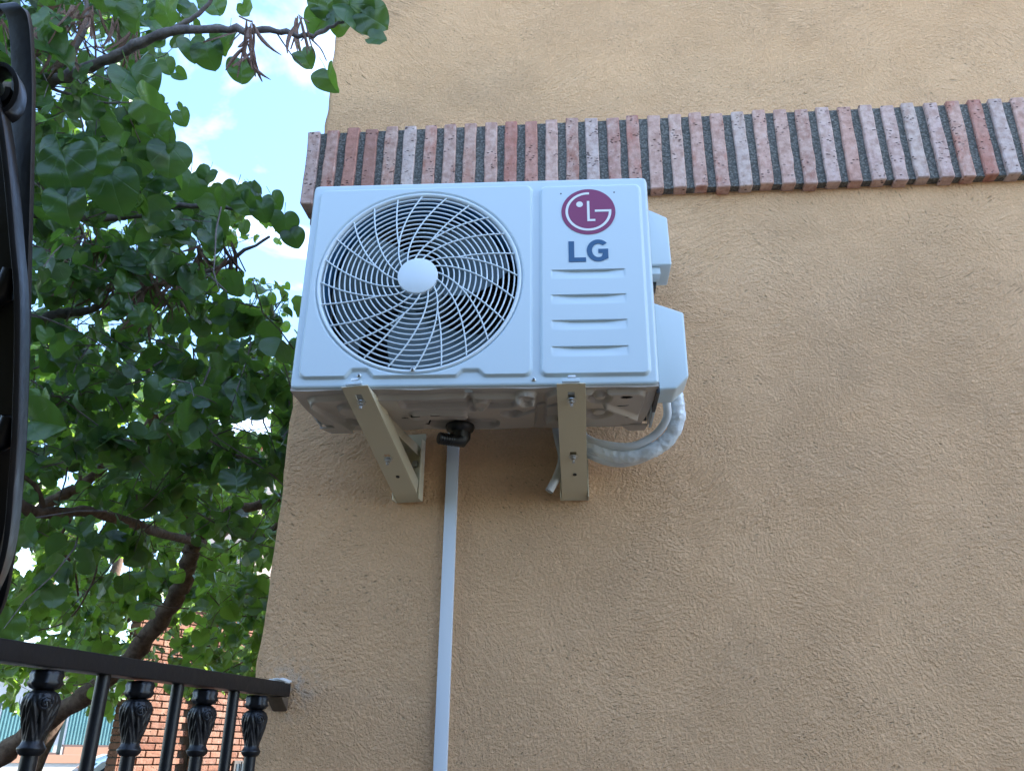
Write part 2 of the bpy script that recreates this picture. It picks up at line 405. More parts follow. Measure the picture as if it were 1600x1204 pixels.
# brick course: soldiers round the corner
BZ0, BZ1, BP = Z0 + .655, Z0 + .888, .032
def brick_mesh(w_, d_, h_, seed, mat, jit=.0007, bev=.0025, segs=(2, 1, 5)):
    r = random.Random(seed)
    bm = bmesh.new(); bmesh.ops.create_cube(bm, size=1)
    for v in bm.verts: v.co = Vector((v.co.x * w_, v.co.y * d_, v.co.z * h_))
    ez = [e for e in bm.edges if abs(e.verts[0].co.z - e.verts[1].co.z) > h_ * .5]
    bmesh.ops.subdivide_edges(bm, edges=ez, cuts=segs[2], use_grid_fill=True)
    for v in bm.verts:
        v.co += Vector((r.gauss(0, jit), r.gauss(0, jit * .5), r.gauss(0, jit)))
    es = [e for e in bm.edges if len(e.link_faces) == 2 and e.calc_face_angle(0) > 1.0]
    bmesh.ops.bevel(bm, geom=es, offset=bev, segments=1, affect='EDGES', clamp_overlap=True)
    me = bpy.data.meshes.new('brick'); bm.to_mesh(me); bm.free(); me.materials.append(mat)
    me.shade_smooth(); me.set_sharp_from_angle(angle=R(35)); return me
bvar = [brick_mesh(.0325, .075, BZ1 - BZ0, i, BAND) for i in range(8)]
mb = MB()
def mortar_strip(mb, x0, x1, y0, y1):
    mb.box(x0, x1, y0, y1, BZ0 + .004, BZ1 - .006)
mortar_strip(mb, HX0 - BP + .010, HX1, G - BP + .009, G + .03)
mortar_strip(mb, HX0 - BP + .010, HX0 + .03, G + .0305, G + 2.0)
band = mb.build('brick_band', MORTAR, house)
PITCH = .0532
k = 0; x = HX0 - BP + .020
while x < 3.6:
    b = link('brick', bvar[rnd.randrange(8)], band)
    b.location = (x + rnd.uniform(-.0015, .0015), G - BP + .0375 + rnd.uniform(-.0025, .0015), (BZ0 + BZ1) / 2 + rnd.uniform(-.004, .004))
    b.rotation_euler = (rnd.uniform(-.006, .006), rnd.uniform(-.012, .012), rnd.uniform(-.02, .02))
    if rnd.random() < .5: b.rotation_euler.x += math.pi
    x += PITCH + rnd.uniform(-.0015, .0015)
y = G - BP + .075 + .022 + .02
while y < G + 1.9:
    b = link('brick', bvar[rnd.randrange(8)], band)
    b.location = (HX0 - BP + .0375 + rnd.uniform(-.002, .002), y, (BZ0 + BZ1) / 2 + rnd.uniform(-.004, .004))
    b.rotation_euler = (rnd.uniform(-.01, .01), 0, math.pi / 2 + rnd.uniform(-.02, .02))
    y += PITCH

# ------------------------------------------------------------------ air conditioner (local frame: x right, y into the wall, z up)
W_, H_, D_ = .717, .48, .225
ac = tag(empty('air_conditioner', (0, 0, Z0), AY), 'white outdoor air conditioner unit with round spiral fan grille mounted on the wall', 'air conditioner')
FX, FZ = .2425, .2375
def sstep(a, b, x):
    t = np.clip((x - a) / (b - a), 0, 1); return t * t * (3 - 2 * t)
def rrect(x, z, x0, x1, z0, z1, r):
    qx = np.abs(x - (x0 + x1) / 2) - (x1 - x0) / 2 + r; qz = np.abs(z - (z0 + z1) / 2) - (z1 - z0) / 2 + r
    return np.hypot(np.maximum(qx, 0), np.maximum(qz, 0)) + np.minimum(np.maximum(qx, qz), 0) - r
def panel_h(x, z):
    """how far the pressed front stands out"""
    def notch(c, wd, hh): return hh * (1 - sstep(wd * .45, wd, np.abs(x - c)))
    zb = .0205 + notch(.137, .030, .016) + notch(.355, .030, .012)
    dA = np.maximum(rrect(x, z, .018, .473, .0205, .462, .014), zb - z)
    dB = rrect(x, z, .492, .700, .0195, .458, .012)
    h = .0068 * sstep(.0030, -.0030, dA) + .0075 * sstep(.0034, -.0034, dB)
    for i in range(4):
        t = .2515 - .0573 * i
        a = (t - z) / .0215
        prof = np.where((a > 0) & (a < 1), 1 - a, 0) * sstep(-.005, .06, a)
        ends = sstep(.5125, .5145, x) * (1 - sstep(.659, .661, x))
        lens = .35 + .65 * sstep(.512, .560, x) * (1 - sstep(.612, .662, x))
        h = h - .0072 * prof * ends * lens
    # shallow rim round the fan opening
    rr = np.hypot(x - FX, z - FZ)
    h = h - .0045 * (1 - sstep(.2112, .2140, rr))
    # rounded outer edge
    de = np.minimum(np.minimum(x, W_ - x), np.minimum(z, H_ - z))
    e = np.clip(1 - de / .007, 0, 1); h = h - .007 * (1 - np.sqrt(np.clip(1 - e * e, 0, 1)))
    return h
def front_panel():
    zs = [np.linspace(0, H_, 241)]
    for i in range(4): zs.append(.2515 - .0573 * i - np.array([-.0006, 0, .0003, .0006, .0010, .0014]))
    zs.append(np.linspace(.0155, .0245, 10)); zs.append(np.linspace(.457, .466, 8)); zs = np.unique(np.round(np.concatenate(zs), 5))
    xs = np.unique(np.round(np.concatenate([np.linspace(0, W_, 360), np.linspace(.014, .022, 8), np.linspace(.469, .477, 8), np.linspace(.488, .496, 8), np.linspace(.696, .704, 8)]), 5))
    nx, nz_ = len(xs), len(zs)
    # denser sampling near the outer edges comes from the warp below
    X, Z = np.meshgrid(xs, zs); Hh = panel_h(X, Z)
    Xw, Zw = X.copy(), Z.copy(); rc = .014
    for sx in (0, 1):
        for sz in (0, 1):
            cx = rc if sx == 0 else W_ - rc; cz = rc if sz == 0 else H_ - rc
            a = (X - cx) / rc * (1 if sx else -1); b = (Z - cz) / rc * (1 if sz else -1)
            m_ = (a > 0) & (b > 0)
            na = a * np.sqrt(np.clip(1 - b * b / 2, 0, 1)); nb = b * np.sqrt(np.clip(1 - a * a / 2, 0, 1))
            Xw = np.where(m_, cx + na * rc * (1 if sx else -1), Xw); Zw = np.where(m_, cz + nb * rc * (1 if sz else -1), Zw)
    V = np.stack([Xw, -Hh, Zw], -1).reshape(-1, 3)
    idx = np.arange(nx * nz_).reshape(nz_, nx)
    F = np.stack([idx[:-1, :-1], idx[:-1, 1:], idx[1:, 1:], idx[1:, :-1]], -1).reshape(-1, 4)
    cen = V[F].mean(1); keep = np.hypot(cen[:, 0] - FX, cen[:, 2] - FZ) > .2085
    F = F[keep]
    loop = np.concatenate([idx[0, :], idx[1:, -1], idx[-1, -2::-1], idx[-2:0:-1, 0]])
    n = len(loop); b = len(V); Vb = V[loop].copy(); Vb[:, 1] = .03
    q = np.arange(n); q2 = (q + 1) % n
    F2 = np.stack([loop[q2], loop[q], b + q, b + q2], -1)
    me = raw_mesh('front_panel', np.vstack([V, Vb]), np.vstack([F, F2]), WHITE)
    me.set_sharp_from_angle(angle=R(55))
    return link('front_panel', me, ac)
fp = front_panel()
def disc_on(mb, cx, cz, r, y, k=40, a0=0, a1=360): pass
# --- cabinet
T = .0025
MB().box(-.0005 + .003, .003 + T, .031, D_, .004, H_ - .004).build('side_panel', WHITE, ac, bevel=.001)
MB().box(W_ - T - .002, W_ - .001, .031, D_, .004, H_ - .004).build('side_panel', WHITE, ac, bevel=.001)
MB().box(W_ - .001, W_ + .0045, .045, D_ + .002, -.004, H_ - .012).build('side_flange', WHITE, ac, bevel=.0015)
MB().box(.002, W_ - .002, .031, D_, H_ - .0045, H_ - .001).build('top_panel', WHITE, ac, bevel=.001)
MB().box(.006, W_ - .006, D_ - .012, D_ - .004, .01, H_ - .006).build('condenser_coil', DARK, ac)
mb = MB()
for i in range(22): mb.box(.012, .45, D_ - .022, D_ - .0135, .03 + i * .0205, .034 + i * .0205)
tag(mb.build('coil_fins', COPPER, ac), kind='stuff')
MB().box(.455, .458, .03, D_ - .013, .005, H_ - .006).build('divider', DARK, ac)
# fan shroud
mb = MB(); prof = [(.2090, .012), (.2065, .016), (.2045, .03), (.2045, .085), (.2065, .085), (.2065, .03), (.2105, .014), (.2090, .012)]
b0 = 0; kk = 64
for (r_, h_) in prof:
    for j in range(kk):
        a = 2 * math.pi * j / kk; mb.v.append((FX + r_ * math.cos(a), h_, FZ + r_ * math.sin(a)))
for i in range(len(prof) - 1):
    for j in range(kk): mb.f.append((i * kk + j, i * kk + (j + 1) % kk, (i + 1) * kk + (j + 1) % kk, (i + 1) * kk + j))
mb.build('fan_shroud', BLUE, ac, smooth=True)
# fan
fan = empty('fan', (FX, .07, FZ), 0, ac)
MB().lathe([(.0, -.03), (.035, -.03), (.045, -.02), (.048, .02), (.0, .02)], (0, 0, 0), 'y', 32).build('fan_hub', FAN, fan, smooth=True)
for q in range(3):
    V, F = [], []; a0 = q * 120 + 25
    for i in range(11):
        for j in range(9):
            r_ = .045 + (.190 - .045) * j / 8; sweep = 34 * (j / 8) ** 1.3; span = 78 + 10 * j / 8
            a = R(a0 + sweep + (i / 10 - .5) * span); yy = -.028 + .055 * (i / 10) - .01 * math.sin(math.pi * i / 10)
            V.append((r_ * math.cos(a), yy, r_ * math.sin(a)))
    for i in range(10):
        for j in range(8): F.append((i * 9 + j, (i + 1) * 9 + j, (i + 1) * 9 + j + 1, i * 9 + j + 1))
    m_ = MB().add(V, F); m_.build('fan_blade', FAN, fan, smooth=True)
MB().lathe([(.0, .03), (.04, .03), (.05, .04), (.05, .085), (.0, .09)], (FX, 0.05, FZ), 'y', 24).build('fan_motor', COPPER, ac, smooth=True)
MB().box(FX - .03, FX - .022, .13, .15, .01, H_ - .01).box(FX + .022, FX + .03, .13, .15, .01, H_ - .01).build('motor_bracket', COPPER, ac)
# --- grille
gr = empty('fan_grille', (FX, 0, FZ), 0, ac)
RO = .2022
def gy(r_): return -.0045 - .0115 * (1 - (r_ / RO) ** 2)
mb = MB(); prof = [(.2098, .004), (.2098, -.0055), (.2090, -.0070), (.2075, -.0078), (.2048, -.0072), (.2030, -.0050), (.2012, .0010), (.2012, .010), (.2030, .010), (.2045, .004)]
kk = 128
for (r_, h_) in prof:
    for j in range(kk):
        a = 2 * math.pi * j / kk; mb.v.append((r_ * math.cos(a), h_, r_ * math.sin(a)))
n_ = len(prof)
for i in range(n_):
    for j in range(kk): mb.f.append((i * kk + j, i * kk + (j + 1) % kk, ((i + 1) % n_) * kk + (j + 1) % kk, ((i + 1) % n_) * kk + j))
mb.build('grille_rim', GRILLE, gr, smooth=True, ang=50)
for i in range(1, 15):
    r_ = .0405 + i * .0111
    mb = MB(); mb.tube([(r_ * math.cos(2 * math.pi * j / 72), gy(r_) + .0012, r_ * math.sin(2 * math.pi * j / 72)) for j in range(72)], .00165, 6, closed=True)
    mb.build('grille_ring', GRILLE, gr, smooth=True, ang=70, recalc=False)
r0 = .040
def spiral(h_off, o_off, rs, base):
    pts = []
    for j in range(19):
        r_ = rs + (RO - .0005 - rs) * j / 18
        s_ = math.log(r_ / r0) / math.log(RO / r0)
        off = h_off + (o_off - h_off) * s_
        a = R(base + off) - .98 * s_ * (1.0)
        pts.append((r_ * math.cos(a), gy(r_) - .0010, r_ * math.sin(a)))
    return pts
for g_ in range(8):
    base = g_ * 45 + 12
    sps = [spiral(0, 0, r0, base), spiral(22.5, 30, r0, base)]
    rs = .088; ss = math.log(rs / r0) / math.log(RO / r0)
    # branch leaves the first spiral at rs and ends half way between its neighbours
    pts = []
    for j in range(15):
        r_ = rs + (RO - .0005 - rs) * j / 14; s_ = math.log(r_ / r0) / math.log(RO / r0)
        off = 15 * (s_ - ss) / (1 - ss)
        a = R(base + off) - .98 * s_; pts.append((r_ * math.cos(a), gy(r_) - .0010, r_ * math.sin(a)))
    sps.append(pts)
    for p_ in sps:
        MB().tube(p_, .00160, 6).build('grille_spoke', GRILLE, gr, smooth=True, ang=70, recalc=False)
MB().lathe([(.0, -.0205), (.0385, -.0205), (.0405, -.0195), (.0410, -.018), (.0410, -.010), (.0, -.010)], (0, 0, 0), 'y', 64).build('hub_cap', GRILLE, gr, smooth=True, ang=30)
def screw(x, z, y, par, r_=.0042):
    s_ = MB().lathe([(.0, -.0025), (r_ * .7, -.0022), (r_, -.001), (r_, .001), (0, .001)], (x, y, z), 'y', 16).build('screw', ZINC, par, smooth=True)
    c_ = MB().box(x - r_ * .6, x + r_ * .6, y - .0029, y - .0024, z - .0006, z + .0006).box(x - .0006, x + .0006, y - .0030, y - .0025, z - r_ * .6, z + r_ * .6).build('screw_slot', BLACKP, s_)
screw(.2425, .0335, -.0085, ac); screw(.4745 + .003, .0125, -.001, ac); screw(.137, .0245, -.003, ac); screw(.556, .0105, -.001, ac)
for x_ in (.5345, .646):
    MB().lathe([(0, -.0080), (.0016, -.0080), (.0016, -.0070), (0, -.0070)], (x_, 0, .4365), 'y', 10).build('pin_hole', BLACKP, ac)
# --- logo
YL = -.0085
def flat(pts, y0=YL, y1=-.0070): return MB().prism([(p[0], y0, p[1]) for p in pts], (0, y1 - y0, 0))
LC, LR = (.591, .3895), .056
def circ(cx, cz, r_, n=64): return [(cx + r_ * math.cos(2 * math.pi * i / n), cz + r_ * math.sin(2 * math.pi * i / n)) for i in range(n)]
logo = flat(circ(*LC, LR, 96)).build('logo', LOGO, ac)
y1_, y0_ = YL - .0001, YL - .0006
def strip(pts_o, pts_i, mat=LOGOW, nm='logo_letter'):
    mb = MB(); n = len(pts_o)
    V = [(p[0], y0_, p[1]) for p in pts_o] + [(p[0], y0_, p[1]) for p in pts_i]
    mb.add(V, [(i, i + 1, n + i + 1, n + i) for i in range(n - 1)]); 
    return mb.build(nm, mat, logo)
po, pi_ = [], []
for i in range(61):
    a = R(90 + 270 * i / 60 + (0 if i else -3)); po.append((LC[0] + LR * .85 * math.cos(a), LC[1] + LR * .85 * math.sin(a))); pi_.append((LC[0] + LR * .755 * math.cos(a), LC[1] + LR * .755 * math.sin(a)))
po.append((LC[0] + LR * .85, LC[1] + LR * .065)); pi_.append((LC[0] + LR * .745, LC[1] + LR * .0))
# G: arc and bar
mb = MB(); n = len(po)
mb.add([(p[0], y0_, p[1]) for p in po] + [(p[0], y0_, p[1]) for p in pi_], [(i, i + 1, n + i + 1, n + i) for i in range(n - 1)])
def q_(x0, x1, z0, z1): return [(LC[0] + LR * a, y0_ - .0001, LC[1] + LR * b) for a, b in ((x0, z0), (x1, z0), (x1, z1), (x0, z1))]
mb.add(q_(.24, .85, -.03, .065), [(0, 1, 2, 3)])
mb.build('logo_letter', LOGOW, logo)
mb = MB(); Lp = [(-.047, .46), (-.047, -.435), (.25, -.435), (.25, -.345), (.045, -.345), (.045, .46)]
mb.add([(LC[0] + LR * a, y0_, LC[1] + LR * b) for a, b in Lp], [(0, 1, 2, 3, 4, 5)[::-1]]); mb.build('logo_letter', LOGOW, logo)
mb = MB(); mb.add([(p[0], y0_, p[1]) for p in circ(LC[0] - .32 * LR, LC[1] + .32 * LR, .125 * LR, 24)], [tuple(range(24))]); mb.build('logo_dot', LOGOW, logo)
def lp(X_, Y_): return (.5485 + (X_ - 248) * .0805 / 527, .2685 + (1100 - Y_) * .0490 / 275)
mb = MB(); Lq = [lp(*p) for p in [(248, 825), (248, 1100), (478, 1100), (478, 1043), (324, 1043), (324, 825)]]
flat(Lq, YL, -.0070).build('letter', LETTER, ac)
def arc(cx, cy, rx, ry, a0, a1, n=26): return [(cx + rx * math.cos(R(a0 + (a1 - a0) * i / n)), cy - ry * math.sin(R(a0 + (a1 - a0) * i / n))) for i in range(n + 1)]
GO = arc(644, 954, 154, 147, 42, 300); GI = arc(646, 954, 86, 90, 46, 300)
mb = MB()
def face(pts): mb.add([(lp(*p)[0], YL, lp(*p)[1]) for p in pts], [tuple(range(len(pts)))])
for a in range(len(GO) - 1): face([GO[a], GO[a + 1], GI[a + 1], GI[a]][::-1])
face([(721, 1081), (775, 1062), (775, 990), (703, 990)]); face([(721, 1081), (703, 990), (689, 1032)]); face([(643, 990), (775, 990), (775, 934), (643, 934)])
mb.build('letter', LETTER, ac, recalc=False)

# --- base pan, seen from below
def base_pan():
    nx, ny = 300, 96
    xs = np.linspace(.001, W_ - .001, nx); ys = np.linspace(.006, D_ - .002, ny); X, Y = np.meshgrid(xs, ys)
    h = np.zeros_like(X)
    def em(d, a, wd=.004): return 2.0 * a * sstep(wd * .75, -wd * .75, d)
    h += em(rrect(X, Y, .03, .48, .03, .20, .02), .006)
    h += em(rrect(X, Y, .21, .44, .035, .075, .012), -.005)
    h += em(rrect(X, Y, .22, .34, .09, .12, .012), .005)
    h += em(rrect(X, Y, .25, .40, .135, .19, .025), -.007)
    h += em(rrect(X, Y, .50, .695, .02, .19, .02), .005)
    for (cx, cy, r_, a) in ((.462, .035, .020, .006), (.462, .035, .010, -.005), (.605, .04, .022, -.006), (.605, .04, .011, .005), (.61, .12, .028, -.006), (.61, .12, .015, .005), (.37, .06, .018, .006), (.43, .11, .022, -.007), (.10, .07, .02, .005), (.09, .15, .018, -.005), (.52, .15, .02, .006)):
        h += em(np.hypot(X - cx, Y - cy) - r_, a, .004)
    # diagonal stiffening rib
    for (xa, ya, xb, yb, wd, a) in ((.44, .12, .545, .055, .005, -.006), (.62, .07, .69, .14, .005, .005), (.03, .05, .07, .18, .006, .005), (.35, .02, .35, .09, .006, -.004)):
        t = np.clip(((X - xa) * (xb - xa) + (Y - ya) * (yb - ya)) / ((xb - xa) ** 2 + (yb - ya) ** 2), 0, 1)
        h += em(np.hypot(X - xa - t * (xb - xa), Y - ya - t * (yb - ya)) - wd, a, .004)
    h += .0009 * np.sin(X * 31 + Y * 17) + .0007 * np.sin(X * 57 - Y * 43)
    # narrowed back corners
    Xw = X + (Y / D_) ** 2 * .022 * (1 - 2 * X / W_)
    V = np.stack([Xw, Y, -h - .002], -1).reshape(-1, 3)
    idx = np.arange(nx * ny).reshape(ny, nx)
    F = np.stack([idx[:-1, :-1], idx[1:, :-1], idx[1:, 1:], idx[:-1, 1:]], -1).reshape(-1, 4)
    slots = [(.235, .255, .043, .050), (.29, .31, .043, .050), (.225, .245, .0935, .0965), (.265, .285, .0935, .0965), (.245, .262, .16, .166), (.645, .668, .030, .040), (.64, .665, .075, .0775), (.64, .665, .115, .1175), (.20, .215, .125, .129), (.30, .312, .135, .139), (.06, .078, .195, .203)]
    cen = V[F].mean(1); keep = np.ones(len(F), bool)
    for (a, b, c, d) in slots: keep &= ~((((cen[:, 0] - (a + b) / 2) / (b - a) * 2) ** 2 + ((cen[:, 1] - (c + d) / 2) / (d - c + .003) * 2) ** 2) < 1)
    loop = np.concatenate([idx[0, :], idx[1:, -1], idx[-1, -2::-1], idx[-2:0:-1, 0]]); n = len(loop); b = len(V)
    Vb = V[loop].copy(); Vb[:, 2] = .012; q = np.arange(n); q2 = (q + 1) % n
    F2 = np.stack([loop[q], loop[q2], b + q2, b + q], -1)
    me = raw_mesh('base_pan', np.vstack([V, Vb]), np.vstack([F[keep], F2]), PAN); me.set_sharp_from_angle(angle=R(50))
    return link('base_pan', me, ac)
pan = base_pan()
MB().box(.008, W_ - .008, .012, D_ - .014, .013, .016).build('inner_floor', DARK, ac)
for (x0, x1) in ((.006, .075), (.655, .712)):
    MB().prism([(x0, .205, -.006), (x1, .205, -.006), (x1 - .004, .238, -.006), (x0 + .018, .238, -.006)], (0, 0, .004)).build('foot_tab', PAN, pan, bevel=.001)
MB().box(W_ - .004, W_ + .002, .02, .12, -.010, .012).build('pan_lip', BLACKP, pan)
# drain elbow
dr = MB().lathe([(0, .004), (.030, .004), (.031, .0), (.028, -.008), (.021, -.013), (.019, -.026), (0, -.026)], (.316, .175, -.0175), 'z', 28).build('drain_elbow', BLACKP, ac, smooth=True)
mb = MB(); pts = [(.322, .175, -.03), (.322, .176, -.040), (.318, .174, -.047), (.308, .168, -.050), (.292, .160, -.050), (.275, .150, -.050)]
mb.tube(pts, [.017, .017, .0165, .0125, .011, .011], 18).build('drain_spout', BLACKP, dr, smooth=True)
for i in range(6):
    c_ = np.array([.302 - .0048 * i, .165 - .0026 * i, -.050]); dv = np.array([-.87, -.49, 0])
    MB().tube([c_ - dv * .001, c_ + dv * .001], .0128, 16).build('barb', BLACKP, dr)
# valve covers
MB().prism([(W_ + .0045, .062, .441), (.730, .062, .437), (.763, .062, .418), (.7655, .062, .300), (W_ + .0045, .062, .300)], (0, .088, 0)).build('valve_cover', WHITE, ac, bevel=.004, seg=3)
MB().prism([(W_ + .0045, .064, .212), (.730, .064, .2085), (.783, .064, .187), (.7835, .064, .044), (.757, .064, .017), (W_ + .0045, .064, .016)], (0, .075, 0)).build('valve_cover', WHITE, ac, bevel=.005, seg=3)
MB().prism([(W_ + .0045, .105, .299), (.738, .105, .299), (.736, .105, .272), (W_ + .0045, .105, .262)], (0, .03, 0)).build('cable_outlet', BLACKP, ac, bevel=.002)
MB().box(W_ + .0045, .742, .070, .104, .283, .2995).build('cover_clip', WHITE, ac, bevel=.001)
MB().lathe([(0, -.008), (.020, -.008), (.022, -.004), (.022, .010), (0, .010)], (.774, .165, .145), 'x', 24).build('service_valve', simple('grey_plastic', (.30, .31, .32), .4), ac, smooth=True)

# ------------------------------------------------------------------ brackets
def bracket(x0, rz, label, wd=.054):
    """x0: AC-frame x of the bracket centre at the front; local y runs to the wall"""
    c, s_ = math.cos(AY), math.sin(AY)
    o = tag(empty('wall_bracket', (x0 * c, x0 * s_, Z0), rz), label, 'bracket', 'brackets holding the air conditioner')
    L_ = G - x0 * s_ - .002
    L_ = L_ / math.cos(rz)
    h = wd / 2; t = .0022
    # arm under the unit
    aw = h - .006
    mb = MB(); mb.box(-aw, aw, .050, L_ - .006, -.0160, -.0138); mb.box(-aw, -aw + t, .060, L_ - .006, -.036, -.0162); mb.box(aw - t, aw, .060, L_ - .006, -.036, -.0162)
    mb.build('arm', CREAM, o, bevel=.0006)
    # brace: web with slots plus two upstanding flanges
    A = np.array([0, -.017, -.0045]); B = np.array([0, L_ - .032, -.128]); d = B - A; Ln = np.linalg.norm(d); d /= Ln; up = np.array([0, -d[2], d[1]]); 
    def P(x_, s__, k_): return A + np.array([x_, 0, 0]) + d * s__ + up * k_
    cuts = [0, .022, .046, Ln * .60, Ln * .60 + .020, Ln]
    xs_ = [-h, -.0065, .0065, h]
    mb = MB()
    for i in range(5):
        for j in range(3):
            if j == 1 and i in (1, 3): continue
            q = [P(xs_[j], cuts[i], 0), P(xs_[j + 1], cuts[i], 0), P(xs_[j + 1], cuts[i + 1], 0), P(xs_[j], cuts[i + 1], 0)]
            mb.prism(q, up * t)
    mb.build('brace_web', CREAM, o, recalc=True)
    for sx in (-1, 1):
        xx = sx * (h + .0005)
        q = [P(xx, 0, .001), P(xx, Ln, .001), P(xx, Ln - .006, .030), P(xx, .085, .030), P(xx, .045, .016), P(xx, .012, .0042)]
        MB().prism(q, (-sx * t, 0, 0)).build('brace_flange', CREAM, o, bevel=.0006)
    # wall plate
    mb = MB(); mb.box(-h - .004, h + .004, L_ - .0045, L_ - .0022, -.139, .02); mb.box(-h - .004, -h - .0018, L_ - .030, L_ - .0046, -.139, .0); mb.box(h + .0018, h + .004, L_ - .030, L_ - .0046, -.139, .0)
    mb.build('wall_plate', CREAM, o, bevel=.0006)
    # end lip
    mb = MB(); mb.prism([(-h, L_ - .034, -.127), (h, L_ - .034, -.127), (h, L_ - .0046, -.137), (-h, L_ - .0046, -.137)], (0, 0, .0022)); mb.build('end_lip', CREAM, o)
    # front tab carrying the clamping bolt
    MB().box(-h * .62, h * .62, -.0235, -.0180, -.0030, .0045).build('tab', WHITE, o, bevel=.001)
    MB().box(-.006, .009, -.0215, -.0185, .0047, .0115).build('clamp', ZINC, o, bevel=.001)
    # bolts through the brace
    for (s__, kk_) in ((.036, 1), (Ln * .60 + .006, 1)):
        c0 = P(0, s__ + .008, -.001); dn = np.array([0, -.25, -1.]); dn /= np.linalg.norm(dn)
        mb = MB(); mb.tube([c0, c0 + dn * .0016], .0095, 16); w1 = mb.build('washer', ZINC, o)
        mb = MB(); mb.tube([c0 + dn * .0019, c0 + dn * .0075], .0060, 6); mb.build('nut', ZINC, w1)
        mb = MB(); mb.tube([c0 + dn * .0091, c0 + dn * .015], .0032, 10); mb.build('bolt', ZINC, w1)
    c0 = P(.002, Ln * .82, -.0012)
    MB().tube([c0, c0 + up * .0009], .0042, 14).build('hole', BLACKP, o)
    MB().lathe([(0, -.007), (.0065, -.007), (.0065, -.001), (.010, -.001), (.010, 0), (0, 0)], (h * .35, L_ - .0047, -.052), 'y', 6).build('anchor_bolt', ZINC, o)
    return o
bracket(.549, 0.0, 'cream metal bracket seen end on under the right half of the air conditioner')
bracket(.136, -R(8.3), 'cream metal bracket slanting to the wall below the fan, its side flange visible')

# ------------------------------------------------------------------ trunking, hose, pipes
xc0, xc1 = .2635, .2905
o = MB().box(xc0, xc1, G - .013, G - .0005, .565, Z0 + .035).build('cable_duct', PVC, None, bevel=.0022, seg=2)
tag(o, 'white plastic duct running straight down the tan wall below the drain elbow', 'cable duct')
def smooth_path(P, n=6):
    P = [np.array(p, float) for p in P]; out = []
    for i in range(len(P) - 1):
        p0 = P[max(i - 1, 0)]; p1, p2 = P[i], P[i + 1]; p3 = P[min(i + 2, len(P) - 1)]
        for t in np.linspace(0, 1, n, endpoint=False):
            out.append(.5 * ((2 * p1) + (-p0 + p2) * t + (2 * p0 - 5 * p1 + 4 * p2 - p3) * t * t + (-p0 + 3 * p1 - 3 * p2 + p3) * t ** 3))
    out.append(P[-1]); return out
pb = tag(empty('pipe_bundle', tuple(on_y(1000, 715, .25))), 'white wrapped refrigerant pipes looping from the valve cover back behind the bracket', 'pipes')
def rel(P): return [np.array(p) - np.array(pb.location) for p in P]
path = smooth_path([on_y(1052, 596, .19), on_y(1057, 625, .20), on_y(1059, 655, .215), on_y(1044, 686, .235), on_y(1008, 708, .25), on_y(965, 712, .262), on_y(925, 698, .27), on_y(898, 676, .285), on_y(885, 655, .33)], 12)
rr_ = [.0155 + rnd.uniform(-.0006, .0006) + (.0007 if (i // 4) % 2 else 0) for i in range(len(path))]
mb = MB(); mb.tube(rel(path), rr_, 16)
V = np.array(mb.v); V += rng.normal(0, .00045, V.shape); mb.v = [tuple(v) for v in V]
mb.build('wrapped_pipe', FOIL, pb, smooth=True, ang=38, recalc=False)
path2 = smooth_path([on_y(1036, 605, .17), on_y(1042, 632, .18), on_y(1041, 655, .20), on_y(1022, 680, .225), on_y(985, 697, .24), on_y(940, 693, .255), on_y(915, 683, .27), on_y(893, 662, .33)], 10)
MB().tube(rel(path2), .0085, 14).build('bare_pipe', PVC, pb, smooth=True)
path3 = smooth_path([on_y(1058, 640, .225), on_y(1050, 680, .245), on_y(1012, 711, .262), on_y(965, 722, .272), on_y(920, 708, .28), on_y(893, 684, .33)], 10)
MB().tube(rel(path3), .0105, 14).build('lower_pipe', PVC, pb, smooth=True)
mb = MB()
hp = smooth_path([on_y(866, 655, .30), on_y(872, 685, .285), on_y(878, 715, .275), on_y(871, 742, .27), on_y(858, 767, .265)], 8)
hs = tag(empty('drain_hose', tuple(hp[0])), 'short milky hose hanging free beside the bracket, cut end pointing down', 'hose')
hr = [p - hp[0] for p in hp]
MB().tube(hr, .0088, 14, caps=False).build('hose_wall', CLEAR, hs, smooth=True)
MB().tube(hr[1:-1], .0060, 10).build('hose_core', PVC, hs, smooth=True)

# ------------------------------------------------------------------ railing
RA = np.array([-.058, G, 0]); RB = np.array([-.200, -.38, 0]); rdv = (RB - RA) / np.linalg.norm(RB - RA)
RTOP, RH, RWD = Z0 - .519, .0275, .040
yaw_r = math.atan2(rdv[1], rdv[0])
rail = tag(empty('railing', (RA[0], RA[1], 0), yaw_r), 'black iron terrace railing of plain and ornamented balusters meeting the tan wall', 'railing')
RL = 2.6
MB().box(.004, RL, -RWD / 2, RWD / 2, RTOP - RH, RTOP).build('handrail', IRON, rail, bevel=.003)
MB().box(.004, RL, -.014, .014, .66, .685).build('bottom_rail', IRON, rail, bevel=.002)
nrm_r = np.array([-rdv[1], rdv[0], 0])
def along(u, v=1120):
    r = ray(u, v); # intersect vertical plane of the rail
    t = ((RA - CAM) @ nrm_r) / (r @ nrm_r); P = CAM + r * t; return (P - RA) @ rdv
spots = [(402, 1), (362, 0), (320, 1), (272, 0), (216, 1), (152, 0), (66, 1)]
S_ = [(along(u, 1090 if k_ else 1110), k_) for u, k_ in spots]
print('baluster spacing', [round(float(a), 3) for a, _ in S_])
st = S_[-1][0]; gap_ = .105
for i in range(1, 11): S_.append((st + gap_ * i, (i + 1) % 2))
zt = RTOP - RH
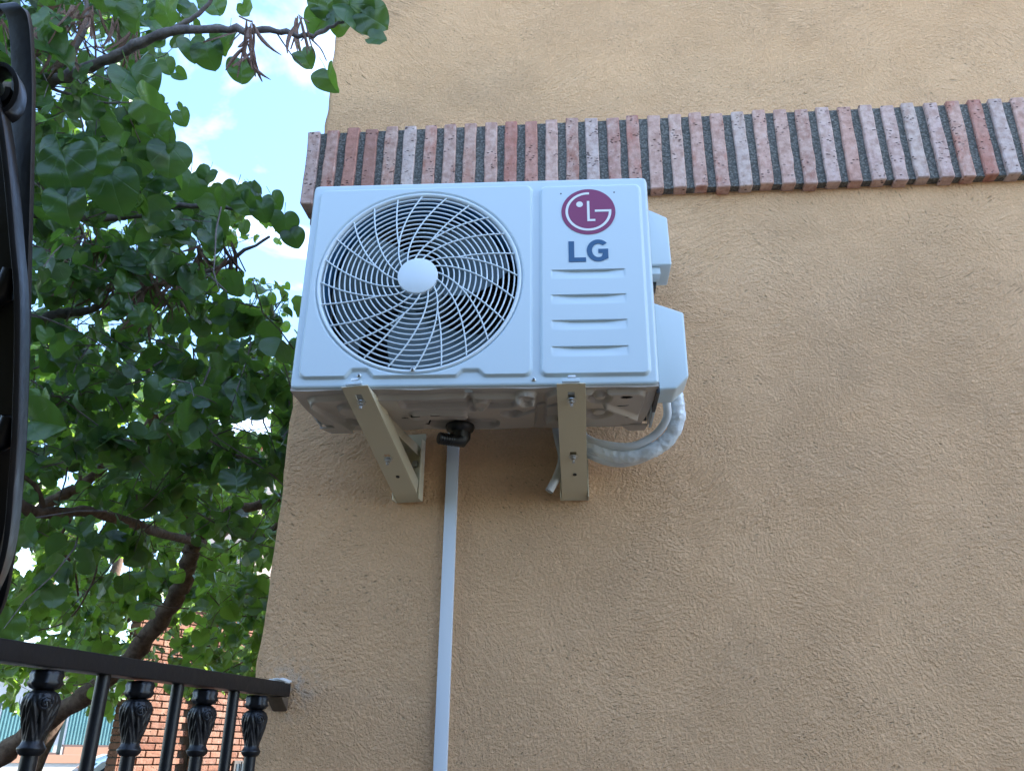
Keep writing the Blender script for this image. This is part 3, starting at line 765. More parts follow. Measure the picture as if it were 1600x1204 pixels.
for (s__, k_) in S_:
    if s__ > RL - .03: continue
    if not k_:
        MB().tube([(s__, 0, .68), (s__, 0, zt)], .0105, 14).build('baluster', IRON, rail, smooth=True)
    else:
        b = MB().tube([(s__, 0, .68), (s__, 0, zt - .11)], .0110, 16).build('baluster', IRON, rail, smooth=True)
        # neck ring, acanthus vase and foot ring
        MB().lathe([(.012, -.002), (.019, -.003), (.0215, -.009), (.0200, -.015), (.0225, -.020), (.0185, -.026), (.012, -.029)][::-1], (s__, 0, zt), 'z', 40, 8, .045).build('collar', IRON, b, smooth=True, ang=60)
        pr0 = [(.0125, -.112), (.0165, -.108), (.0185, -.103), (.0150, -.098), (.0135, -.094), (.0145, -.086), (.0168, -.076), (.0195, -.062), (.0222, -.050), (.0228, -.042), (.0205, -.034), (.0150, -.030), (.012, -.029)]
        pr = []
        for a_, b_ in zip(pr0[:-1], pr0[1:]):
            for t in (0, .34, .67): pr.append((a_[0] + (b_[0] - a_[0]) * t, a_[1] + (b_[1] - a_[1]) * t))
        pr.append(pr0[-1]); mb = MB(); K = 96
        for (r_, h_) in pr:
            for j in range(K):
                a = 2 * math.pi * j / K; body = math.sin(math.pi * min(1, max(0, (h_ + .096) / .064)))
                lf = abs(math.cos(3 * a + (h_ * 12))) ; q = r_ * (1 + body * (.24 * lf ** .6 - .16) + body * .07 * math.cos(18 * a + h_ * 260 * math.copysign(1, math.sin(3 * a + h_ * 12))))
                mb.v.append((s__ + q * math.cos(a), q * math.sin(a), zt + h_))
        for i in range(len(pr) - 1):
            for j in range(K): mb.f.append((i * K + j, i * K + (j + 1) % K, (i + 1) * K + (j + 1) % K, (i + 1) * K + j))
        mb.build('vase_ornament', IRON, b, smooth=True, ang=70)
        for q3 in range(3):        # curled scroll bosses on the vase
            a = 2 * math.pi * q3 / 3 + 1.0; cxx = np.array([s__ + .0205 * math.cos(a), .0205 * math.sin(a), zt - .047]); pts = []
            for i in range(15):
                t = i / 14 * 3.6 * math.pi; rr2 = .0095 * (1 - i / 18); tv = np.array([-math.sin(a), math.cos(a), 0])
                pts.append(cxx + tv * rr2 * math.cos(t) + np.array([0, 0, 1]) * rr2 * math.sin(t) + np.array([math.cos(a), math.sin(a), 0]) * .002 * i / 14)
            MB().tube(pts, .0026, 6).build('scroll_boss', IRON, b, smooth=True)
# caulk blob where the rail enters the wall; dark wedge paints a shaded recess
mb = MB()
bm = bmesh.new(); bmesh.ops.create_icosphere(bm, subdivisions=3, radius=1)
for v in bm.verts:
    n_ = .75 + .35 * math.sin(v.co.x * 5 + 1) * math.sin(v.co.y * 4 + v.co.z * 6); v.co = Vector((v.co.x * .030 * n_, v.co.y * .026, v.co.z * .0085 * n_))
me = bpy.data.meshes.new('filler_and_recess'); bm.to_mesh(me); bm.free(); me.materials.append(CAULK); me.shade_smooth()
fl = link('filler_and_recess', me, rail); fl.location = (.020, 0, RTOP + .001)
MB().prism([(.003, -.018, zt - .001), (.034, -.018, zt - .001), (.003, -.018, zt - .028)], (0, .036, 0)).build('filler_and_recess', simple('recess_shade', (.12, .08, .05), .9, var=.4, scale=120, bump=.004), rail, bevel=.004)

# ------------------------------------------------------------------ bowed iron screen at the left, above the rail
scr_o = at(20, 500, 1.0)
scr = tag(empty('iron_screen', tuple(scr_o)), 'bowed black wrought iron screen with a curled top rising beside the handrail', 'iron screen')
def sp(u, v, d): return at(u, v, d) - scr_o
def strap(name, pts, wdir, wd, th):
    """flat bar following pts, wd wide along wdir"""
    P = smooth_path(pts, 8); wdir = np.array(wdir, float); wdir /= np.linalg.norm(wdir); mb = MB()
    for i, p in enumerate(P):
        a = P[max(i - 1, 0)]; b_ = P[min(i + 1, len(P) - 1)]; t = (b_ - a) / np.linalg.norm(b_ - a); nn = np.cross(t, wdir); nn /= np.linalg.norm(nn)
        for (x_, y_) in ((-.5, -.5), (.5, -.5), (.5, .5), (-.5, .5)): mb.v.append(tuple(p + wdir * wd * x_ + nn * th * y_))
    for i in range(len(P) - 1):
        for j in range(4): mb.f.append((i * 4 + j, i * 4 + (j + 1) % 4, i * 4 + 4 + (j + 1) % 4, i * 4 + 4 + j))
    mb.f.append((0, 1, 2, 3)); n = len(P) * 4; mb.f.append((n - 1, n - 2, n - 3, n - 4))
    return mb.build(name, IRON, scr, bevel=.0015)
strap('outer_strap', [sp(-30, 40, 1.0), sp(0, 12, .99), sp(20, 14, .98), sp(32, 40, .98), sp(37, 130, .98), sp(35, 260, .97), sp(31, 420, .97), sp(28, 560, .97), sp(21, 720, .98), sp(8, 850, 1.0), sp(-12, 950, 1.03), sp(-60, 1010, 1.05)], RT * 1.0 - FW * .25, .028, .006)
strap('inner_strap', [sp(-40, 20, .93), sp(-14, 100, .93), sp(6, 190, .92), sp(18, 280, .92), sp(27, 380, .92), sp(34, 470, .92), sp(33, 600, .925), sp(26, 740, .93), sp(8, 880, .96), sp(-50, 1000, 1.04)], RT * -.35 + FW * 1.0, .050, .006)
strap('back_plate', [sp(-44, 200, .955), sp(-26, 280, .95), sp(-16, 360, .945), sp(-10, 480, .945), sp(-12, 620, .95), sp(-24, 760, .96), sp(-46, 880, .985), sp(-90, 1000, 1.04)], RT, .062, .008)
pts = []
for i in range(26):
    t = i / 25; a = R(-80 + 430 * t); rr2 = .020 * (1 - .55 * t)
    pts.append(sp(6, 142, .93) + UP * rr2 * math.sin(a) * 1.4 + RT * rr2 * math.cos(a))
strap('scroll', pts, RT * -.35 + FW * 1.0, .040, .005)
for (u, v) in ((2, 470), (0, 700)):
    c0 = sp(u, v, .93); mb = MB(); mb.tube([c0 - RT * .06 + UP * .005 - UP * .03, c0 + RT * .004 + UP * .01, c0 + RT * .010 + UP * .035], [.012, .012, .008], 14).build('spindle', IRON, scr, smooth=True)
mb = MB(); p0 = sp(-60, 1008, 1.05); mb.tube([p0 + np.array([0, 0, .012]), p0 + np.array([0, 0, -.07])], .012, 12).build('foot', IRON, scr, smooth=True)

# ------------------------------------------------------------------ trees
MLEAF = [leaf_mat('leaf_judas', (.020, .058, .022), (.060, .120, .032), (.22, .44, .05)), leaf_mat('leaf_second', (.024, .070, .018), (.070, .145, .030), (.30, .55, .05)), leaf_mat('leaf_far', (.045, .10, .02), (.08, .16, .035), (.30, .50, .06))]
BARK = bark_mat('bark_grey', (.10, .085, .085), (.21, .18, .17)); BARK2 = bark_mat('bark_brown', (.085, .055, .042), (.19, .13, .10))
POD = bark_mat('seed_pod', (.16, .085, .07), (.30, .20, .15))
# heart outline, half side: (x, y) from the notch to the tip
HALF0 = np.array([(0, 0), (.09, -.12), (.25, -.18), (.42, -.13), (.54, .03), (.57, .23), (.53, .43), (.43, .61), (.28, .75), (.12, .84), (0, .88)])
def leaf_geo(detail, fold, curl, wave, seed):
    r = random.Random(seed); HALF = HALF0
    if detail:
        q = [np.array([a, b, 0.]) for a, b in HALF0]; HALF = np.array(smooth_path(q, 2))[:, :2]
    n = len(HALF); mid = np.stack([np.zeros(n), np.linspace(0, .88, n)], 1); cols = [0, 1] if detail == 0 else [0, .35, .7, 1]
    V, UV, F = [], [], []
    for side in (1, -1):
        b = len(V); lop = r.uniform(.92, 1.08)
        for i in range(n):
            for c in cols:
                p = mid[i] * (1 - c) + HALF[i] * c; x, y = p[0] * side * lop, p[1]
                z = fold * abs(x) + curl * (y - .3) ** 2 * -1 + wave * c * math.sin(i * 2.1 * 10 / (n - 1) + seed * 1.7 + side) + (-.10 * x * x)
                V.append((x, y, z)); UV.append((x, y))
        m_ = len(cols)
        for i in range(n - 1):
            for j in range(m_ - 1):
                q = [b + i * m_ + j, b + i * m_ + j + 1, b + (i + 1) * m_ + j + 1, b + (i + 1) * m_ + j]
                F.append(q if side > 0 else q[::-1])
    # petiole
    b = len(V); pw = .012
    for (y, z) in ((0, 0), (-.25, .04), (-.45, .14)):
        V += [(-pw, y, z), (pw, y, z)]; UV += [(0, .4), (0, .4)]
    F += [[b, b + 1, b + 3, b + 2], [b + 2, b + 3, b + 5, b + 4]]
    return np.array(V), np.array(UV), np.array(F)
NV = 8
GEO = [[leaf_geo(d, rnd.uniform(.0, .75), rnd.uniform(-.35, .9), rnd.uniform(.01, .055), s) for s in range(NV)] for d in (0, 1)]
def leaf_mesh(d, s, mi, tint):
    V, UV, F = GEO[d][s]; me = raw_mesh('leaf', V, F, MLEAF[mi]); uvl = me.uv_layers.new(name='UVMap'); lv = np.zeros(len(me.loops), np.int32)
    me.loops.foreach_get('vertex_index', lv); uvl.data.foreach_set('uv', UV[lv].astype(np.float32).ravel())
    a = me.attributes.new('tint', 'FLOAT', 'POINT'); a.data.foreach_set('value', np.full(len(V), tint, np.float32)); return me
def leaves_stuff(name, items, mi, parent, origin):
    """items: list of (pos, 3x3, scale, variant, tint)"""
    Vs, UVs, Fs, Ts = [], [], [], []; b = 0
    for (p, M, s_, k_, ti) in items:
        V, UV, F = GEO[0][k_]; Vs.append((V * s_) @ M.T + (p - origin)); UVs.append(UV); Fs.append(F + b); Ts.append(np.full(len(V), ti)); b += len(V)
    V = np.vstack(Vs); UV = np.vstack(UVs); F = np.vstack(Fs); me = raw_mesh(name, V, F, MLEAF[mi]); uvl = me.uv_layers.new(name='UVMap'); lv = np.zeros(len(me.loops), np.int32)
    me.loops.foreach_get('vertex_index', lv); uvl.data.foreach_set('uv', UV[lv].astype(np.float32).ravel())
    a = me.attributes.new('tint', 'FLOAT', 'POINT'); a.data.foreach_set('value', np.concatenate(Ts).astype(np.float32))
    return tag(link(name, me, parent), kind='stuff')
def leaf_frame():
    """tip hangs down and outwards; blade faces any way with some upward bias"""
    tip = np.array([rng.normal(0, .55), rng.normal(0, .55), -abs(rng.normal(.75, .35)) + .15]); tip /= np.linalg.norm(tip)
    nr = np.array([rng.normal(0, .8), rng.normal(-.25, .8), rng.normal(.55, .6)]); nr -= tip * (nr @ tip); nr /= np.linalg.norm(nr)
    x_ = np.cross(tip, nr); return np.stack([x_, tip, nr], 1)
def inpoly(x, y, poly):
    c = False; n = len(poly); j = n - 1
    for i in range(n):
        if (poly[i][1] > y) != (poly[j][1] > y) and x < (poly[j][0] - poly[i][0]) * (y - poly[i][1]) / (poly[j][1] - poly[i][1]) + poly[i][0]: c = not c
        j = i
    return c
# openings of the crowns through which the sky is seen (directions from the terrace)
GAPS = [[(262, 98), (300, 92), (345, 120), (372, 150), (410, 105), (455, 112), (482, 128), (505, 160), (640, 160), (640, 330), (478, 340), (455, 330), (425, 300), (385, 280), (345, 292), (322, 280), (296, 282), (268, 275), (252, 262), (296, 216), (300, 175), (268, 150), (255, 120)],
        [(352, 402), (385, 384), (418, 380), (445, 392), (472, 380), (560, 380), (560, 462), (468, 450), (430, 436), (398, 432), (372, 424)],
        [(352, 20), (400, 12), (470, 10), (470, 38), (420, 40), (360, 38)], [(118, 60), (150, 45), (165, 85), (200, 130), (160, 120)],
        [(108, 500), (136, 492), (140, 525), (115, 522)], [(166, 510), (195, 502), (192, 522), (170, 524)], [(241, 450), (266, 462), (258, 476), (244, 470)], [(360, 652), (398, 650), (430, 640), (426, 684), (396, 686), (358, 672)], [(62, 682), (80, 684), (78, 700), (62, 698)],
        [(160, 885), (190, 872), (220, 878), (215, 898), (170, 902)], [(20, 862), (50, 850), (60, 880), (48, 905), (20, 890)], [(225, 870), (250, 862), (250, 876), (230, 880)]]
BIGGAPS = GAPS[:2]
def in_gap(u, v, m_=0, which=None):
    for g_ in (which or GAPS):
        if inpoly(u, v, g_): return True
        if m_:
            for (a, b) in ((m_, 0), (-m_, 0), (0, m_), (0, -m_), (.7 * m_, .7 * m_), (-.7 * m_, .7 * m_), (.7 * m_, -.7 * m_), (-.7 * m_, -.7 * m_)):
                if inpoly(u + a, v + b, g_): return True
    return False
def wall_edge(v): return 401 + (1060 - v) * .122
BARE = [(((318, 848), (250, 833), (210, 818), (140, 800), (60, 801), (20, 785)), 4.1, 15), (((62, 1134), (130, 1088), (200, 1030), (250, 968), (284, 915), (297, 872)), 4.5, 17), (((68, 797), (58, 762), (28, 738)), 2.6, 12), (((70, 790), (120, 762), (168, 726)), 3.9, 15), (((40, 505), (92, 490), (135, 484)), 2.8, 12)]
def near_bare(u, v, z):
    for pl, dz, wd in BARE:
        if z > dz: continue
        for (x0, y0), (x1, y1) in zip(pl[:-1], pl[1:]):
            t = max(0, min(1, ((u - x0) * (x1 - x0) + (v - y0) * (y1 - y0)) / ((x1 - x0) ** 2 + (y1 - y0) ** 2)))
            if math.hypot(u - x0 - t * (x1 - x0), v - y0 - t * (y1 - y0)) < wd: return True
    return False
def ok_leaf(p, s_):
    u, v, z = project(p)
    if near_bare(u, v, z) and rng.random() < .88: return False
    if z < .9: return False
    rad = s_ * .5 * FPX / z
    if -60 < u < 700 and -60 < v < 1260:
        if in_gap(u, v, rad * .8, BIGGAPS): return False
        if in_gap(u, v, 0): return False
    # keep out of the house, the terrace corner and the railing
    if p[0] > HX0 - .07 and p[1] > G - .02: return False
    if p[1] <= G and u + rad > wall_edge(v) and v > 75: return False
    if p[1] <= G and p[0] > -.45 and v > 75: return False
    if v > 1075 and z < 6 and u > 240: return False
    if v > 1150 and -100 < u < 520: return False
    # brick house and street stay visible between the lower leaves
    if v > 1090 and u > 195: return False
    if v > 960 and 205 < u < 270 and rng.random() < .75: return False
    return True
TREES = []
def tree(name, label, mi, base, bark, limbs, n_tw, region, depths, size, gaps, nobj, sx=1.0, extra=None, podn=0, pod_px=None):
    root = tag(empty(name, tuple(base)), label, 'tree')
    for i, (pts, r0_, r1_) in enumerate(limbs):
        P = smooth_path(pts, 6); n = len(P); rad = [(r0_ + (r1_ - r0_) * (j / (n - 1))) * (1 + .10 * math.sin(j * 1.7 + i) + rnd.uniform(-.06, .06)) for j in range(n)]
        P = [p + rng.normal(0, r0_ * .10, 3) for p in P]
        MB().tube([p - base for p in P], rad, 10).build('trunk' if i == 0 else 'branch', bark, root, smooth=True, ang=80)
    items, tw = [], MB()
    def twig(p, ln, lim, kk=0):
        dr_ = np.array([rng.normal(0, 1), rng.normal(0, 1), rng.normal(-.15, .6)]); dr_ /= np.linalg.norm(dr_)
        pts = [p]; q = p
        for j in range(4):
            dr_ = dr_ + rng.normal(0, .22, 3) + np.array([0, 0, -.08]); dr_ /= np.linalg.norm(dr_); q = q + dr_ * ln / 4; pts.append(q)
        if not any((in_gap(*project(x_)[:2], 0, BIGGAPS)) or (x_[0] > HX0 - .03 and x_[1] > G) or (x_[1] <= G + .1 and project(x_)[0] > wall_edge(project(x_)[1]) and project(x_)[1] > 70) for x_ in pts):
            tw.tube(pts, [.0028, .0024, .0020, .0016, .0010], 4, caps=False)
        for j in range(lim):
            t = rng.uniform(0, 4); i_ = min(3, int(t)); c = pts[i_] + (pts[i_ + 1] - pts[i_]) * (t - i_)
            M = leaf_frame(); s_ = size * rng.uniform(.45, 1.25); c = c + M[:, 1] * s_ * .30 + rng.normal(0, .015, 3)
            if ok_leaf(c + M[:, 1] * s_ * .4, s_): items.append((c, M, s_, int(rng.integers(NV)), float(rng.random())))
    cnt = 0; tries = 0
    while cnt < n_tw and tries < n_tw * 12:
        tries += 1
        u = rng.uniform(*region[0]); v = rng.uniform(*region[1]); d = rng.uniform(*depths) 
        p = at(u, v, d)
        if p[2] < 1.15 or (extra and not extra(u, v, d, p)): continue
        if in_gap(u, v, 0, BIGGAPS): continue
        twig(p, rng.uniform(.18, .42), int(rng.integers(6, 12))); cnt += 1
    if gaps:
        for (u, v, d, s_, rot, tl) in gaps:        # single leaves that stand out in the view
            p = at(u, v, d); tip = -UP * math.cos(R(rot)) + RT * math.sin(R(rot)); nr = -FW + RT * rng.normal(0, .35) + UP * tl; nr -= tip * (nr @ tip); nr /= np.linalg.norm(nr)
            M = np.stack([np.cross(tip, nr), tip, nr], 1); items.append((p - tip * s_ * .4, M, s_, int(rng.integers(NV)), float(rng.random())))
    # the leaves that show largest become parts, the rest one mass
    def shown(it):
        u, v, z = project(it[0] + it[1][:, 1] * it[2] * .4)
        if not (-20 < u < 640 and -20 < v < 1200): return 0
        if u > wall_edge(v) and it[0][1] > G: return 0
        return it[2] / z * abs((it[1][:, 2] @ (it[0] - CAM)) / np.linalg.norm(it[0] - CAM)) ** .5
    items.sort(key=shown, reverse=True)
    if nobj:
        cache = {}
        for (p, M, s_, k_, ti) in items[:nobj]:
            key = (k_, round(ti * 3) / 3)
            if key not in cache: cache[key] = leaf_mesh(1, k_, mi, key[1])
            o = link('leaf', cache[key], root); m4 = np.eye(4); m4[:3, :3] = M * s_; m4[:3, 3] = p - base; o.matrix_local = Matrix(m4.tolist())
    leaves_stuff('foliage', items[nobj:], mi, root, base)
    V = np.array(tw.v) - base; tw.v = [tuple(v) for v in V]
    tag(tw.build('twigs', bark, root, smooth=True, ang=80, recalc=False), kind='stuff')
    print(name, 'leaves', len(items))
    if podn:
        pm = []
        for s_ in range(4):
            b_ = MB(); n = 7; bend = .25 * (s_ - 1.5)
            for i in range(n):
                t = i / (n - 1); w_ = .048 * math.sin(math.pi * (.06 + .9 * t)) ** .7; 
                b_.v += [(-w_ + bend * t * t, -t, .01), (w_ + bend * t * t, -t, -.01), (bend * t * t, -t, .03)]
            for i in range(n - 1):
                a = i * 3; b_.f += [(a, a + 1, a + 4, a + 3), (a + 1, a + 2, a + 5, a + 4), (a + 2, a, a + 3, a + 5)]
            pm.append(b_.mesh('seed_pod', POD, True, 60))
        for (u0, v0, d0, spr, n) in pod_px:
            for _ in range(max(3, n // 5)):
                p0 = at(u0 + rng.normal(0, spr), v0 - 12 + rng.normal(0, spr * .55), d0 + rng.normal(0, .08)); lean = rng.normal(0, .22, 2)
                for __ in range(5):
                    p = p0 + rng.normal(0, .006, 3); u, v, z = project(p)
                    if in_gap(u, v + 18, 0): continue
                    o = link('seed_pod', pm[int(rng.integers(4))], root); o.location = p - base; s_ = rng.uniform(.07, .11); o.scale = (s_, s_, s_)
                    o.rotation_euler = (math.pi / 2 + lean[0] + rng.normal(0, .28), lean[1] + rng.normal(0, .28), rng.uniform(0, 6.28))
    return root

# near tree, its trunk stands outside the frame to the left
b1 = np.array([-2.7, .9, 0.])
J = at(-70, 150, 2.45)
def pod_ok(*a): return True
limbs1 = [([b1, b1 + [.05, .02, 1.2], b1 + [.15, -.03, 2.3], at(-330, 330, 2.9)], .085, .05),
          ([at(-330, 330, 2.9), at(-200, 230, 2.6), J, at(60, 131, 2.2), at(120, 112, 2.15), at(180, 88, 2.1), at(242, 58, 2.05), at(300, 45, 2.0), at(370, 47, 1.97), at(430, 48, 1.95), at(482, 56, 1.95), at(520, 40, 1.95), at(560, 20, 1.96)], .020, .0025),
          ([at(242, 58, 2.05), at(285, 38, 2.05), at(320, 12, 2.05), at(350, -30, 2.05)], .0070, .004),
          ([at(60, 131, 2.2), at(110, 148, 2.15), at(160, 160, 2.1), at(205, 160, 2.1)], .0050, .002),
          ([at(112, 150, 2.15), at(126, 185, 2.12), at(132, 215, 2.1)], .0028, .0015),
          ([at(60, 131, 2.2), at(100, 95, 2.2), at(135, 40, 2.2), at(130, -20, 2.2)], .0085, .006),
          ([at(-330, 330, 2.9), at(-120, 470, 2.9), at(40, 505, 2.8), at(92, 490, 2.8), at(135, 484, 2.8), at(220, 450, 2.75), at(330, 420, 2.7), at(420, 370, 2.7)], .028, .004),
          ([at(-330, 330, 2.9), at(-60, 330, 2.5), at(180, 340, 2.4), at(300, 320, 2.4), at(400, 335, 2.4), at(455, 370, 2.45)], .014, .003),
          ([at(480, 56, 1.95), at(500, 75, 1.95), at(510, 95, 1.95)], .0020, .0012), ([at(430, 48, 1.95), at(455, 85, 1.95), at(475, 105, 1.95)], .002, .001)]
def ex1(u, v, d, p):
    if v < 150 and u > 230: return False
    if u > 250 and v < 290: return False
    return True
hero = [(515, 125, 1.95, .062, 20, .1), (558, 25, 1.95, .085, 35, .2), (583, 30, 1.94, .080, 60, .0), (530, 32, 1.97, .070, -20, .3), (590, 62, 1.93, .045, 80, .5), (512, 10, 1.98, .075, 10, .2), (545, 5, 1.96, .075, -10, .5), (498, 40, 1.99, .06, -30, .3),
        (378, 112, 2.05, .062, 0, .2), (325, 85, 2.05, .075, 20, .3), (352, 65, 2.06, .065, -20, .1), (300, 78, 2.08, .060, 10, .4), (478, 92, 2.0, .050, 30, .5), (260, 20, 2.08, .085, 10, .1), (215, 30, 2.1, .080, -20, .3), (195, 8, 2.12, .080, 0, .1), (335, 8, 2.1, .06, 30, .2), (385, 15, 2.1, .04, 30, .2),
        (215, 135, 2.0, .10, 25, .5), (235, 165, 1.9, .085, 55, -.6), (205, 205, 2.1, .095, 5, .1), (240, 225, 2.1, .10, 10, .2), (105, 270, 1.9, .115, 15, .1), (105, 325, 1.9, .090, 5, .1), (150, 250, 1.95, .085, -10, .3), (180, 300, 2.0, .11, 15, .2), (265, 250, 2.1, .09, 0, .3), (285, 185, 2.3, .05, 20, .4), (262, 105, 2.4, .05, 20, .3),
        (283, 118, 2.4, .04, 60, .3), (80, 75, 2.0, .085, 60, .6), (75, 235, 1.95, .07, -30, .3), (65, 635, 1.9, .075, 5, .1), (72, 660, 1.85, .085, 80, .3), (340, 320, 2.35, .07, 20, .4), (365, 305, 2.35, .07, -20, .3), (385, 320, 2.35, .065, 40, .2), (410, 330, 2.35, .065, 10, .5), (445, 350, 2.4, .07, 0, .3), (430, 315, 2.4, .055, 30, .2), (460, 372, 2.4, .06, 30, .2),
        (295, 290, 2.3, .085, -10, .3), (322, 275, 2.3, .05, -30, .3), (275, 280, 2.25, .07, 30, .3), (345, 355, 2.3, .06, 20, .6), (225, 295, 2.2, .08, -40, .4), (390, 300, 2.5, .045, 20, .2), (292, 430, 2.3, .055, 10, .1), (270, 420, 2.3, .05, -10, .1)]
pods = [(105, 35, 2.15, 38, 60), (60, 60, 2.2, 30, 30), (160, 60, 2.15, 26, 26), (400, 75, 2.0, 22, 24), (455, 35, 2.0, 16, 14), (210, 435, 2.4, 40, 60), (345, 400, 2.5, 22, 28), (255, 465, 2.5, 30, 26), (120, 380, 2.5, 20, 16)]
tree('judas_tree', 'nearest tree, heart shaped leaves and brown pods hanging in front of the sky', 0, b1, BARK, limbs1, 680, ((-420, 480), (-260, 830)), (2.15, 3.3), .061, hero, 300, podn=1, pod_px=pods, extra=ex1)
# leaning tree behind
b2 = np.array(at(-330, 1330, 5.0)); b2[2] = 0
K_ = at(300, 850, 4.2)
limbs2 = [([b2, b2 * .5 + at(-60, 1225, 4.8) * .5, at(-60, 1225, 4.8), at(0, 1182, 4.7), at(62, 1134, 4.6), at(130, 1088, 4.5), at(200, 1030, 4.4), at(250, 968, 4.3), at(284, 915, 4.25), at(297, 872, 4.2), K_], .062, .038),
          ([K_, at(325, 820, 4.15), at(360, 800, 4.2), at(405, 788, 4.2), at(450, 772, 4.25), at(520, 740, 4.4)], .034, .016),
          ([at(318, 848, 4.2), at(250, 833, 3.5), at(210, 818, 3.1), at(140, 800, 2.75), at(60, 801, 2.5), at(20, 785, 2.42), at(-80, 760, 2.35)], .018, .017),
          ([at(68, 797, 2.52), at(58, 762, 2.5), at(28, 738, 2.48)], .008, .006),
          ([at(20, 830, 3.7), at(70, 790, 3.8), at(120, 762, 3.9), at(168, 726, 4.0), at(215, 690, 4.1), at(260, 600, 4.2)], .030, .014),
          ([at(400, 850, 4.0), at(425, 828, 4.0), at(450, 800, 4.0)], .016, .014),
          ([at(110, 810, 3.6), at(92, 850, 3.7), at(115, 885, 3.9), at(122, 930, 4.0)], .008, .005),
          ([K_, at(280, 760, 4.2), at(240, 640, 4.2), at(225, 560, 4.2), at(180, 480, 4.3)], .022, .008),
          ([at(122, 0, 4), at(124, 720, 3.8), at(126, 760, 3.8)][1:], .008, .006), ([at(150, 850, 4.0), at(148, 900, 4.0), at(110, 965, 4.0), at(60, 985, 4.0)], .006, .003), ([at(235, 760, 3.9), at(242, 800, 3.9), at(240, 838, 3.9)], .004, .003)]
def ex2(u, v, d, p):
    if v < 300 and u > 225: return False
    return True
tree('leaning_tree', 'leaning tree whose bare brown trunk crosses behind the terrace railing', 1, b2, BARK2, limbs2, 1000, ((-520, 560), (-150, 1075)), (3.3, 5.6), .062, None, 300, extra=ex2)
# sunlit tree farther back
b3 = np.array(at(40, 1240, 9.0)); b3[2] = 0
b3t = np.array([b3[0], b3[1], 0.])
limbs3 = [([b3t, b3t + [.05, 0, 1.3], b3t + [.3, .1, 2.6], b3t + [.5, .1, 3.8]], .10, .05), ([b3t + [.3, .1, 2.6], b3t + [1.2, .2, 3.4], b3t + [1.9, .2, 4.2]], .05, .02), ([b3t + [.3, .1, 2.6], b3t + [-.6, .3, 3.6], b3t + [-1.2, .3, 4.6]], .05, .02)]
def ex3(u, v, d, p):
    if v < 560: return False
    if v > 1075: return False
    return p[2] > 2.0
tree('background_tree', 'sunlit bright green tree farthest back, filling the gaps above the street', 2, b3t, BARK2, limbs3, 1250, ((-400, 470), (560, 1080)), (6.0, 9.3), .10, None, 0, extra=ex3)

# ------------------------------------------------------------------ street beyond
SALMON = simple('salmon_render', (.55, .30, .20), .8); WHITER = simple('white_render', (.70, .68, .64), .85, bump=.004); PEACH = simple('peach_render', (.62, .50, .40), .85)
TEAL = simple('teal_sheet', (.16, .34, .36), .45); TEALD = simple('teal_frame', (.035, .07, .075), .5)
GLASS = NT('car_glass'); GLASS.set(Base_Color=(.03, .05, .07, 1), Roughness=.06, Specular_IOR_Level=.9); GLASS = GLASS.m
# brick house
bt = np.array([.31, .951, 0]); bn = np.array([.951, -.31, 0])
bo = at(300, 1150, 9.6); bo[2] = 0
bh = tag(empty('brick_house', tuple(bo), math.atan2(bt[1], bt[0])), 'sunlit orange brick house seen beneath the leaves behind the railing', 'house')
# local: x along facade, -y is outwards
BHT = float(at(300, 950, 9.6)[2])
MB().box(-1.02, 0.0, .02, .14, 0, BHT).build('wall', FMORT, bh)
MB().box(0.003, 7.0, -.16, .75, 0, BHT).build('wall', FMORT, bh)
MB().box(-.08, 7.2, -.20, .85, BHT + .002, BHT + .05).build('roof', simple('far_roof', (.30, .13, .08), .8), bh)
RPI, BL_ = .070, .225
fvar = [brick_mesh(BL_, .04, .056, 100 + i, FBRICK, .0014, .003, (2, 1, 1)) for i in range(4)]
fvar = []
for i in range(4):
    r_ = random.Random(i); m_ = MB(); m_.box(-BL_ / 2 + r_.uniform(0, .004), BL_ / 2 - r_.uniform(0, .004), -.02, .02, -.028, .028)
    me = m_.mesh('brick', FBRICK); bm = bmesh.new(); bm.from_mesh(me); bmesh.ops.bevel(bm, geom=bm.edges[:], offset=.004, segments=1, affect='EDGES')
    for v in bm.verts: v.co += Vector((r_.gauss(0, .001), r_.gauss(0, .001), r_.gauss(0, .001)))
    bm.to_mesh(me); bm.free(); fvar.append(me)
cand = []
for row in range(int(BHT / RPI)):
    z = .05 + row * RPI; off = (row % 2) * (BL_ + .012) / 2
    xx = -1.02 + BL_ / 2 + .01
    while xx < 0 - BL_ / 2 + .02:
        cand.append((xx + (off if xx + off < -BL_ / 2 + .02 else 0) * (1), .012, z, 0)) if xx + off < -BL_ / 2 + .03 else None
        xx += BL_ + .012
    xx = BL_ / 2 + .006 + off
    while xx < 6.8: cand.append((xx, -.168, z, 0)); xx += BL_ + .012
    if row % 2: cand.append((BL_ / 4 + .004, -.168, z, 2)); cand.append((-1.02 + BL_ / 4 + .008, .012, z, 2))
def score(c):
    P = bo + bt * c[0] - bn * c[1] + np.array([0, 0, c[2]]); u, v, z = project(P)
    if not (195 < u < 440 and 940 < v < 1215): return -1
    if u > wall_edge(v) + 12: return -1
    return v
cand.sort(key=score, reverse=True)
mbk = MB()
for i, c in enumerate(cand):
    hw = BL_ / 2 if c[3] == 0 else BL_ / 4
    if i < 298 and score(c) > 0:
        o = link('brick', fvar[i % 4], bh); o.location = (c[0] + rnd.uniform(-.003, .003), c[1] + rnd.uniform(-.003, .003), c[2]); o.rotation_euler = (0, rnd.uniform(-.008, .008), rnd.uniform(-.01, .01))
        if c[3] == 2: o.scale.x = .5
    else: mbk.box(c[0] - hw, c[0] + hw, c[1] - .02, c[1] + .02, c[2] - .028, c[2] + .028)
tag(mbk.build('upper_bricks', FBRICK, bh), kind='stuff')
